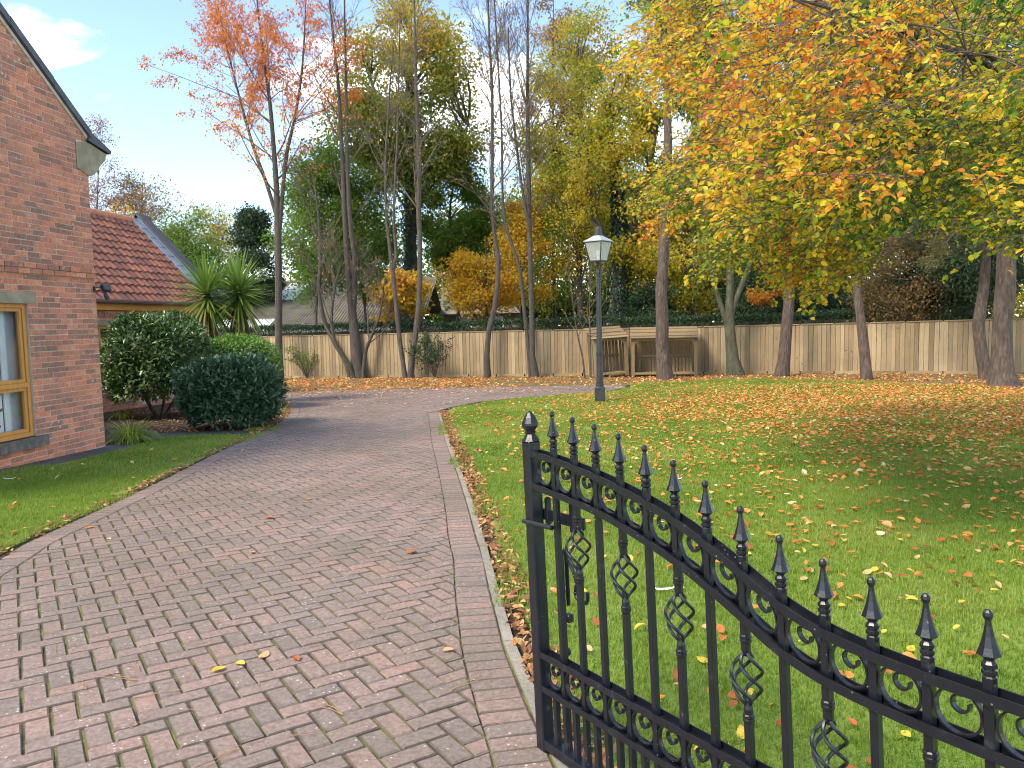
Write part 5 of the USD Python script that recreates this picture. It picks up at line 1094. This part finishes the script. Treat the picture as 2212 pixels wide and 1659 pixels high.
tip = sp.copy(); outw = tip[:, :2] - BX; outw /= np.linalg.norm(outw, axis=1, keepdims=True)
# limbs: trunk to spread-out targets, sprays hang from the nearest limb
tgt = [sp[0]]
low = sp[(sp[:, 2] < 5.4) & (sp[:, 2] > 3.3)]
for _ in range(13):
    dd_ = np.min([np.linalg.norm(low - t_, axis=1) for t_ in tgt], axis=0); tgt.append(low[np.argmax(dd_)])
limbs, LR = [], []
for t_ in tgt:
    b = np.array([BX[0], BX[1], np.clip(t_[2] - rb.uniform(.2, 2.0), 1.5, 6.0)]); mid = b * .45 + t_ * .55 + [0, 0, .3] + rb.normal(0, .5, 3); tt = np.linspace(0, 1, 16)[:, None]
    c_ = b * (1 - tt) ** 2 + mid * 2 * tt * (1 - tt) + t_ * tt ** 2; c_[1:-1] += np.cumsum(rb.normal(0, .06, (14, 3)), axis=0) * np.linspace(1, 0, 14)[:, None]; limbs.append(c_); LR.append(np.linspace(.075, .006, 16) * rb.uniform(.6, 1.1))
limbs, LR = np.array(limbs), np.array(LR); lp_ = limbs[:, 3:].reshape(-1, 3); gz0 = float(gz(BX[1]))
obj('trunk', tube([[BX[0] + .1, BX[1], gz0 - .1], [BX[0] + .05, BX[1], gz0 + .4], [BX[0], BX[1], 3], [BX[0] - .1, BX[1] + .1, 6], [BX[0], BX[1], 9]], [.42, .30, .26, .18, .06], 16), 'green_bark', bt, smooth=True)
obj('limbs', tubes(limbs, LR, 6), 'bark', bt, smooth=True)
nS = len(sp); near = np.array([rb.choice(np.argsort(np.linalg.norm(lp_ - s_, axis=1))[:9]) for s_ in sp]); o_ = lp_[near]
ax = np.column_stack([outw, np.full(nS, -.28)]) + rb.normal(0, .35, (nS, 3)); ax /= np.linalg.norm(ax, axis=1, keepdims=True); Ls = rb.uniform(.45, .85, nS)
start = sp - ax * Ls[:, None] * .5; tt = np.linspace(0, 1, 6)[None, :, None]; dist = np.linalg.norm(start - o_, axis=1, keepdims=True)
far_ok = (dist[:, 0] < 1.2) & (rb.random(nS) < .4)
mid = (o_ + start) / 2 + np.array([0, 0, .12]); conn = o_[:, None] * (1 - tt) ** 2 + mid[:, None] * 2 * tt * (1 - tt) + start[:, None] * tt ** 2
axis_ = start[:, None] + ax[:, None] * Ls[:, None, None] * tt + np.array([0, 0, -.10]) * tt ** 2 * Ls[:, None, None]
side = spawn(axis_, np.full((nS, 6), .0035), 7, .05, .95, (.14, .34), 48, -.03, .06, .7, rmin=.0016, r=rb)
obj('twigs', cat([tubes(conn[far_ok], np.linspace(.009, .004, 6)[None].repeat(far_ok.sum(), 0), 4), tubes(axis_, np.linspace(.0045, .002, 6)[None].repeat(nS, 0), 3), tubes(*side, 3)]), 'twig', bt, smooth=True)
both = np.concatenate([side[0], axis_]); nB = len(both); per = 5
t = rb.uniform(.1, 1.0, (nB, per)); xk = t * 5; i = np.minimum(xk.astype(int), 4); fr = (xk - i)[..., None]; row = np.arange(nB)[:, None]
P = (both[row, i] * (1 - fr) + both[row, i + 1] * fr).reshape(-1, 3); T = (both[row, i + 1] - both[row, i]).reshape(-1, 3); T /= np.linalg.norm(T, axis=1, keepdims=True)
S = np.cross(T, [0, 0, 1.0]); S /= np.linalg.norm(S, axis=1, keepdims=True) + 1e-9; sg = rb.choice([-1, 1], (len(P), 1))
D = T * .7 + S * sg * .9 + unit(len(P), rb) * .45 + [0, 0, -.28]; N = unit(len(P), rb) * .75 + [0, -.15, .85]; sz = rb.uniform(.75, 1.25, len(P)) * .046
dcam = (P - EYE) @ FW; seen = (np.abs((P - EYE) @ RT / dcam * F / 1106) < .99) & (np.abs((P - EYE) @ UP / dcam * F / 829.5) < .99) & (dcam > .1); od = np.argsort(np.where(seen, np.linalg.norm(P - EYE, axis=1), 1e9)); first = od[:300]
mask = np.ones(len(P), bool); mask[first] = False
a_, b_ = mask & (dcam < 6.5), mask & (dcam >= 6.5)
obj('foliage', cat([leaves(P[a_], D[a_], N[a_], sz[a_], sz[a_] * .70, .16, 7), leaves(P[b_], D[b_], N[b_], sz[b_] * 1.05, sz[b_] * .85, .16, 4)]), 'beech', bt, kind='stuff')
M['beech_single'] = leaf_mat('beech_single_leaf', [(0, (0.035, 0.11, 0.015)), (0.28, (0.09, 0.20, 0.02)), (0.46, (0.38, 0.44, 0.03)), (0.62, (0.82, 0.60, 0.035)), (0.84, (0.80, 0.38, 0.03)), (1, (0.60, 0.16, 0.03))], 0.55, 0.4, 0.60, 1.9, 0.75, -0.07, axis=('x', 1.5, 7.0, 0.20, -0.20), instanced=True)
for q in first: obj('leaf', leaves(P[q:q + 1], D[q:q + 1], N[q:q + 1], sz[q], sz[q] * .70, .16, 7), 'beech_single', bt)

# ================================================================== scattered things: grass, fallen leaves, twigs
def instancer(name, protos, idx, pos, quat, scale, parent='/World', **kw):
    p = numbered(parent, name); pi = UsdGeom.PointInstancer.Define(stage, p); paths = []
    for k, (m, mt) in enumerate(protos):
        q = f'{p}/kind_{k:03d}'; toned(usdkit.mesh(stage, q, m, M[mt])); paths.append(Sdf.Path(q))
    pi.CreatePrototypesRel().SetTargets(paths)
    pi.CreateProtoIndicesAttr(Vt.IntArray.FromNumpy(np.asarray(idx, np.int32))); pi.CreatePositionsAttr(Vt.Vec3fArray.FromNumpy(np.asarray(pos, np.float32)))
    h = np.asarray(quat, np.float32); pi.CreateOrientationsAttr(Vt.QuathArray([Gf.Quath(float(a), float(b), float(c), float(e)) for a, b, c, e in h]))
    pi.CreateScalesAttr(Vt.Vec3fArray.FromNumpy(np.repeat(np.asarray(scale, np.float32)[:, None], 3, 1))); tag(pi.GetPrim(), **kw); return p

def grass_patch(sz_, n, h, w, r):
    xy = r.uniform(-sz_ / 2, sz_ / 2, (n, 2)); a = r.uniform(0, 2 * np.pi, n); b = np.column_stack([xy, -SLOPE * xy[:, 1]]); l = h * r.uniform(.4, 1.15, n) * (1 + .5 * (r.random(n) < .06)); le = r.uniform(.15, 1.0, n)
    out = np.column_stack([np.cos(a), np.sin(a), np.zeros(n)]); sd = np.column_stack([-np.sin(a), np.cos(a), np.zeros(n)]) * w / 2
    m_ = b + out * (l * le * .35)[:, None] + np.column_stack([np.zeros((n, 2)), l * .6]); t_ = b + out * (l * le)[:, None] + np.column_stack([np.zeros((n, 2)), l * (1 - .35 * le)])
    Vv = np.stack([b - sd, b + sd, m_ + sd * .8, m_ - sd * .8, t_], 1); f = np.array([[0, 1, 2], [0, 2, 3], [3, 2, 4]])
    return Vv.reshape(-1, 3), (f[None] + (np.arange(n) * 5)[:, None, None]).reshape(-1, 3)
rg = np.random.default_rng(31); pos, idx = [], []
protos = [(grass_patch(.27, 420, .042, .0034, rg), 'grass') for _ in range(6)] + [(grass_patch(.56, 620, .042, .0065, rg), 'grass') for _ in range(5)]
lawns = unary_union([lawn_right, lawn_left]); prepare(lawns); inset = lawns.buffer(.02); prepare(inset)
for y in np.arange(1.6, 9.0, .25):
    for x in np.arange(-7, 8, .25):
        q = np.array([x, y]) + rg.uniform(-.03, .03, 2)
        if contains_xy(inset, *q) and in_view(np.array([*q, gz(q[1])]), .25): pos.append([*q, gz(q[1])]); idx.append(rg.integers(0, 6))
for y in np.arange(9.0, 31.0, .5):
    for x in np.arange(-7, 24, .5):
        q = np.array([x, y + .12]) + rg.uniform(-.08, .08, 2)
        if contains_xy(inset, *q) and in_view(np.array([*q, gz(q[1])]), .12): pos.append([*q, gz(q[1])]); idx.append(6 + rg.integers(0, 5))
instancer('grass', protos, idx, pos, np.tile([1, 0, 0, 0], (len(pos), 1)), np.ones(len(pos)), label='short mown green grass growing over both lawns', category='grass', kind='stuff')

def litter_leaf(r, L=.07, oval=.68):
    """One curled fallen leaf lying about the origin."""
    u_ = np.linspace(0, 1, 6); hw = oval / 2 * np.sin(np.pi * np.clip(u_ * .96 + .03, 0, 1)) ** .75; cu, cv = r.uniform(-.5, .6), r.uniform(-.2, .9); V_ = []
    for a, b in zip(u_, hw):
        for s_ in (-1, -.5, 0, .5, 1): V_.append([(a - .5) * L, s_ * b * L, L * (.02 + cv * abs(s_ * b) ** 1.3 * .9 + cu * (a - .5) ** 2 * .8 + r.normal(0, .012))])
    i, j = np.meshgrid(np.arange(5), np.arange(4), indexing='ij'); q = i * 5 + j; f = np.stack([q, q + 1, q + 6, q + 5], -1).reshape(-1, 4)
    v, f = cat([(np.array(V_), f), leaves(np.array([[-.5 * L, 0, .002]]), np.array([[-1., .15, .05]]), np.array([[0, 0, 1.]]), .3 * L, .02 * L, 0)])
    v[:, 2] -= v[:, 2].min() - .002; return v, f
rl = np.random.default_rng(41)
kinds = [litter_leaf(rl, rl.uniform(.055, .078), rl.uniform(.55, .75)) for _ in range(9)]
def yaw_tilt(n, tilt, r):
    a = r.uniform(0, 2 * np.pi, n) / 2; b = r.normal(0, tilt, n) / 2; c_ = r.uniform(0, 2 * np.pi, n)
    q1 = np.column_stack([np.cos(a), 0 * a, 0 * a, np.sin(a)]); q2 = np.column_stack([np.cos(b), np.sin(b) * np.cos(c_), np.sin(b) * np.sin(c_), 0 * b]); w1, x1, y1, z1 = q1.T; w2, x2, y2, z2 = q2.T
    return np.column_stack([w2 * w1 - x2 * x1 - y2 * y1 - z2 * z1, w2 * x1 + x2 * w1 + y2 * z1 - z2 * y1, w2 * y1 - x2 * z1 + y2 * w1 + z2 * x1, w2 * z1 + x2 * y1 - y2 * x1 + z2 * w1])
def scatter(n, region, dens, r, bounds, lift):
    x0, y0, x1, y1 = bounds; q = r.uniform([x0, y0], [x1, y1], (n, 2)); prepare(region)
    q = q[contains_xy(region, q[:, 0], q[:, 1])]; q = q[r.random(len(q)) < dens(q[:, 0], q[:, 1])]
    cl = meshkit.noise(np.column_stack([q * 1.3, np.zeros(len(q))]), 5); q = q[r.random(len(q)) < .35 + 1.1 * cl]
    return np.column_stack([q, gz(q[:, 1]) + lift])
def dens_lawn(x, y):
    a = np.exp(-(((x - 10.5) / 5.2) ** 2 + ((y - 15.5) / 4.6) ** 2)) * 1.0; b = .16 * np.exp(-((y - 13) / 9) ** 2) * np.clip((x + 1) / 5, .12, 1); return np.clip(a * 2.6 + b * 1.4 + .06, 0, 1)
lw = scatter(190000, lawn_right, dens_lawn, rl, (-2, 1.5, 24, 31), .022)
lw = lw[[in_view(p, .05) for p in lw]]; dn_ = np.linalg.norm(lw - EYE, axis=1); o = np.argsort(dn_); lw = lw[o]
NI = 200; ind, lw = lw[:NI], lw[NI:]
instancer('fallen_leaves', [(k_, 'litter') for k_ in kinds], rl.integers(0, 9, len(lw)), lw, yaw_tilt(len(lw), .35, rl), rl.uniform(.65, 1.2, len(lw)), label='carpet of orange fallen leaves over the big lawn, thickest at the right', category='leaves', kind='stuff')
ll = scatter(1400, lawn_left, lambda x, y: .30 + 0 * x, rl, (-9, 3, -2, 17), .025)
instancer('fallen_leaves', [(k_, 'litter') for k_ in kinds], rl.integers(0, 9, len(ll)), ll, yaw_tilt(len(ll), .35, rl), rl.uniform(.75, 1.15, len(ll)), label='scattered fallen leaves on the narrow lawn strip beside the brick house', category='leaves', kind='stuff')
vg = scatter(42000, verge.difference(drive), lambda x, y: np.where(x < -1, .8, np.where(x < 4, .4, .6)), rl, (-14, 19, 22, 36), .004)
instancer('fallen_leaves', [(k_, 'litter') for k_ in kinds], rl.integers(0, 9, len(vg)), vg, yaw_tilt(len(vg), .4, rl), rl.uniform(.9, 1.6, len(vg)), label='thick carpet of leaves on the strip between the drive and the fence', category='leaves', kind='stuff')
dv = scatter(9000, drive, lambda x, y: np.clip((y - 14) / 11, 0, 1) ** 1.6 * .55 + np.clip((y - 21.0) / 3.2, 0, 1) * .9 * (x < .5) + .006, rl, (-9, 3, 4, 25.5), .004)
instancer('fallen_leaves', [(k_, 'litter_pink') for k_ in kinds], rl.integers(0, 9, len(dv)), dv, yaw_tilt(len(dv), .2, rl), rl.uniform(.8, 1.35, len(dv)), label='pale fallen leaves scattered over the far end of the paved drive', category='leaves', kind='stuff')
gap = LineString(R_out).buffer(.24).difference(LineString(R_out).buffer(.05)).difference(drive)
gp_ = scatter(70000, gap, lambda x, y: .9 + 0 * x, rl, (-2, 1.5, 1, 17), .0)
gp_[:, 2] += rl.uniform(-.012, .03, len(gp_))
gl = LineString(L_out).buffer(.17).difference(drive); gl_ = scatter(80000, gl, lambda x, y: .8 + 0 * x, rl, (-9, 3, -2, 24), .0); gl_[:, 2] += rl.uniform(-.008, .03, len(gl_))
gg = np.vstack([gp_, gl_]); small = [litter_leaf(rl, rl.uniform(.035, .06), rl.uniform(.35, .6)) for _ in range(8)]
instancer('leaf_litter', [(k_, 'litter_dry') for k_ in small], rl.integers(0, 8, len(gg)), gg, yaw_tilt(len(gg), .8, rl), rl.uniform(.6, 1.2, len(gg)), label='dry brown leaf litter caught along the edges of the paved drive', category='leaves', kind='stuff')
bed = Polygon(V((300, 935), (560, 928), (630, 895), (612, 870), (250, 885))); bd = scatter(12000, bed.difference(drive.buffer(-.1)), lambda x, y: .6 + 0 * x, rl, (-10, 10, -4, 21), -.02)
instancer('leaf_litter', [(k_, 'litter_dry') for k_ in small], rl.integers(0, 8, len(bd)), bd, yaw_tilt(len(bd), .6, rl), rl.uniform(.8, 1.5, len(bd)), label='brown leaves on the soil under the clipped shrubs', category='leaves', kind='stuff')

# single leaves, twigs: each its own thing
def copies(kind, protos, mats, places, quats, scales, label, category, group):
    """One class prim per look; each copy is an Xform that references it."""
    paths = []
    for k_, m_ in enumerate(protos):
        for mt in mats:
            p = f'/World/Looks/{kind}_{mt}_{len(paths):03d}'; c_ = stage.CreateClassPrim(p); usdkit.mesh(stage, p + '/' + ('blade' if category == 'leaf' else 'stalk'), m_, M[mt]); paths.append(p)
    for i, (p, q, s_) in enumerate(zip(places, quats, scales)):
        x = UsdGeom.Xform.Define(stage, numbered('/World', kind)); x.AddTranslateOp().Set(Gf.Vec3d(*map(float, p))); x.AddOrientOp().Set(Gf.Quatf(*map(float, q))); x.AddScaleOp().Set(Gf.Vec3f(float(s_)))
        x.GetPrim().GetReferences().AddInternalReference(paths[int(i * 7919 % len(paths))]); x.GetPrim().SetInstanceable(True); tag(x.GetPrim(), label, category, group)
for j_, c_ in enumerate([(0.48, 0.14, 0.03), (0.56, 0.22, 0.04), (0.36, 0.10, 0.035), (0.55, 0.36, 0.17), (0.60, 0.42, 0.05)]):
    M[f'one_{j_}'] = leaf_mat(f'single_leaf_tone_{"abcde"[j_]}', [(0, tuple(np.array(c_) * .75)), (1, tuple(np.minimum(np.array(c_) * 1.2, .8)))], .2, .6, 0.0, 1.0, 40.0)
for j_, w_ in enumerate(('rusty orange', 'bright orange', 'deep red-brown', 'pale tan', 'yellow')):
    k_ = ind[j_::5]; copies('fallen_leaf', kinds[:4], [f'one_{j_}'], k_ + [0, 0, .004], yaw_tilt(len(k_), .4, rl), rl.uniform(.5, .95, len(k_)), f'curled {w_} leaf lying on the near lawn behind the gate', 'leaf', f'{w_} fallen leaves on the near lawn')
rt = np.random.default_rng(51); tws = []
for k_ in range(4):
    q = np.column_stack([np.linspace(-.07, .07, 6), np.cumsum(rt.normal(0, .004, 6)), np.full(6, .003)]); a = [tube(q, np.linspace(.0016, .0010, 6), 5)]
    if k_ % 2: q2 = q.copy(); q2[:, 1] += np.linspace(0, .03, 6); a.append(tube(q2, .0010, 5))
    tws.append(cat(a))
TP = [(385, 1470), (180, 1480), (150, 1535), (310, 1560), (395, 1535), (295, 1440), (430, 1390), (120, 1405), (535, 1610), (470, 1640), (620, 1650), (650, 1590), (770, 1420), (715, 1530), (980, 1350), (1010, 1480), (880, 1300), (900, 1180), (965, 1255), (560, 1480), (540, 1430), (95, 1370), (1060, 1560), (690, 1395), (340, 1500), (260, 1465)]
pl_ = np.array([gp(*p) for p in TP]) + [0, 0, .003]
copies('dry_twig', tws, ['dry_twig'], pl_, yaw_tilt(len(pl_), 0.0, rt), rt.uniform(.7, 1.5, len(pl_)), 'thin dry pine needle lying on the block paving', 'twig', 'dry pine needles on the near drive')
DL = [(472, 1450, 4), (518, 1437, 4), (665, 1080, 0), (968, 1408, 3), (570, 1418, 3), (235, 1166, 3), (192, 1140, 1), (640, 1425, 2)]
for x, y, c_ in DL:
    g_ = gp(x, y); p = obj('fallen_leaf', tf(kinds[(x * 7) % 9], R=axes([math.cos(x), math.sin(x), 0], [-math.sin(x), math.cos(x), 0], ez), t=g_ + [0, 0, .003]), f'one_{c_}')
    tag(stage.GetPrimAtPath(p), {4: 'yellow leaf on the near paving', 0: 'rusty red leaf alone in the middle of the drive', 3: 'pale dry leaf on the paving', 1: 'orange leaf', 2: 'brown shrivelled leaf on the near paving'}[c_] + {472: ' left of centre, the larger of two', 518: ' beside a larger yellow leaf', 968: ' near the header course on the right', 570: ' near the middle of the drive', 235: ' near the left lawn', 192: ' on the paving close to the left lawn edge', 665: '', 640: ''}[x], 'leaf')
for x, y, L_, lb in ((1436, 1280, .13, 'white feather on the grass behind the gate baskets'), (1512, 1087, .10, 'white feather on the grass just beyond the gate spears'), (22, 1038, .15, 'white feather on the lawn strip by the house wall'), (1468, 1038, .05, 'tiny white feather on the mid lawn')):
    g_ = gp(x, y); q = spline([[-L_ / 2, 0, .03], [-L_ / 6, .006, .022], [L_ / 6, .004, .024], [L_ / 2, -.01, .038]], 9); w = .016 * np.array([.15, .7, 1, 1, .9, .8, .6, .4, .1])[:, None]; i = np.arange(8)
    v = np.vstack([q - [0, 1, .2] * w, q + [0, 0, .004], q + [0, 1, -.2] * w]) + g_; f = np.vstack([np.stack([i, i + 1, i + 10, i + 9], 1), np.stack([i + 9, i + 10, i + 19, i + 18], 1)])
    p = obj('feather', (v, f), 'feather'); tag(stage.GetPrimAtPath(p), lb, 'feather')
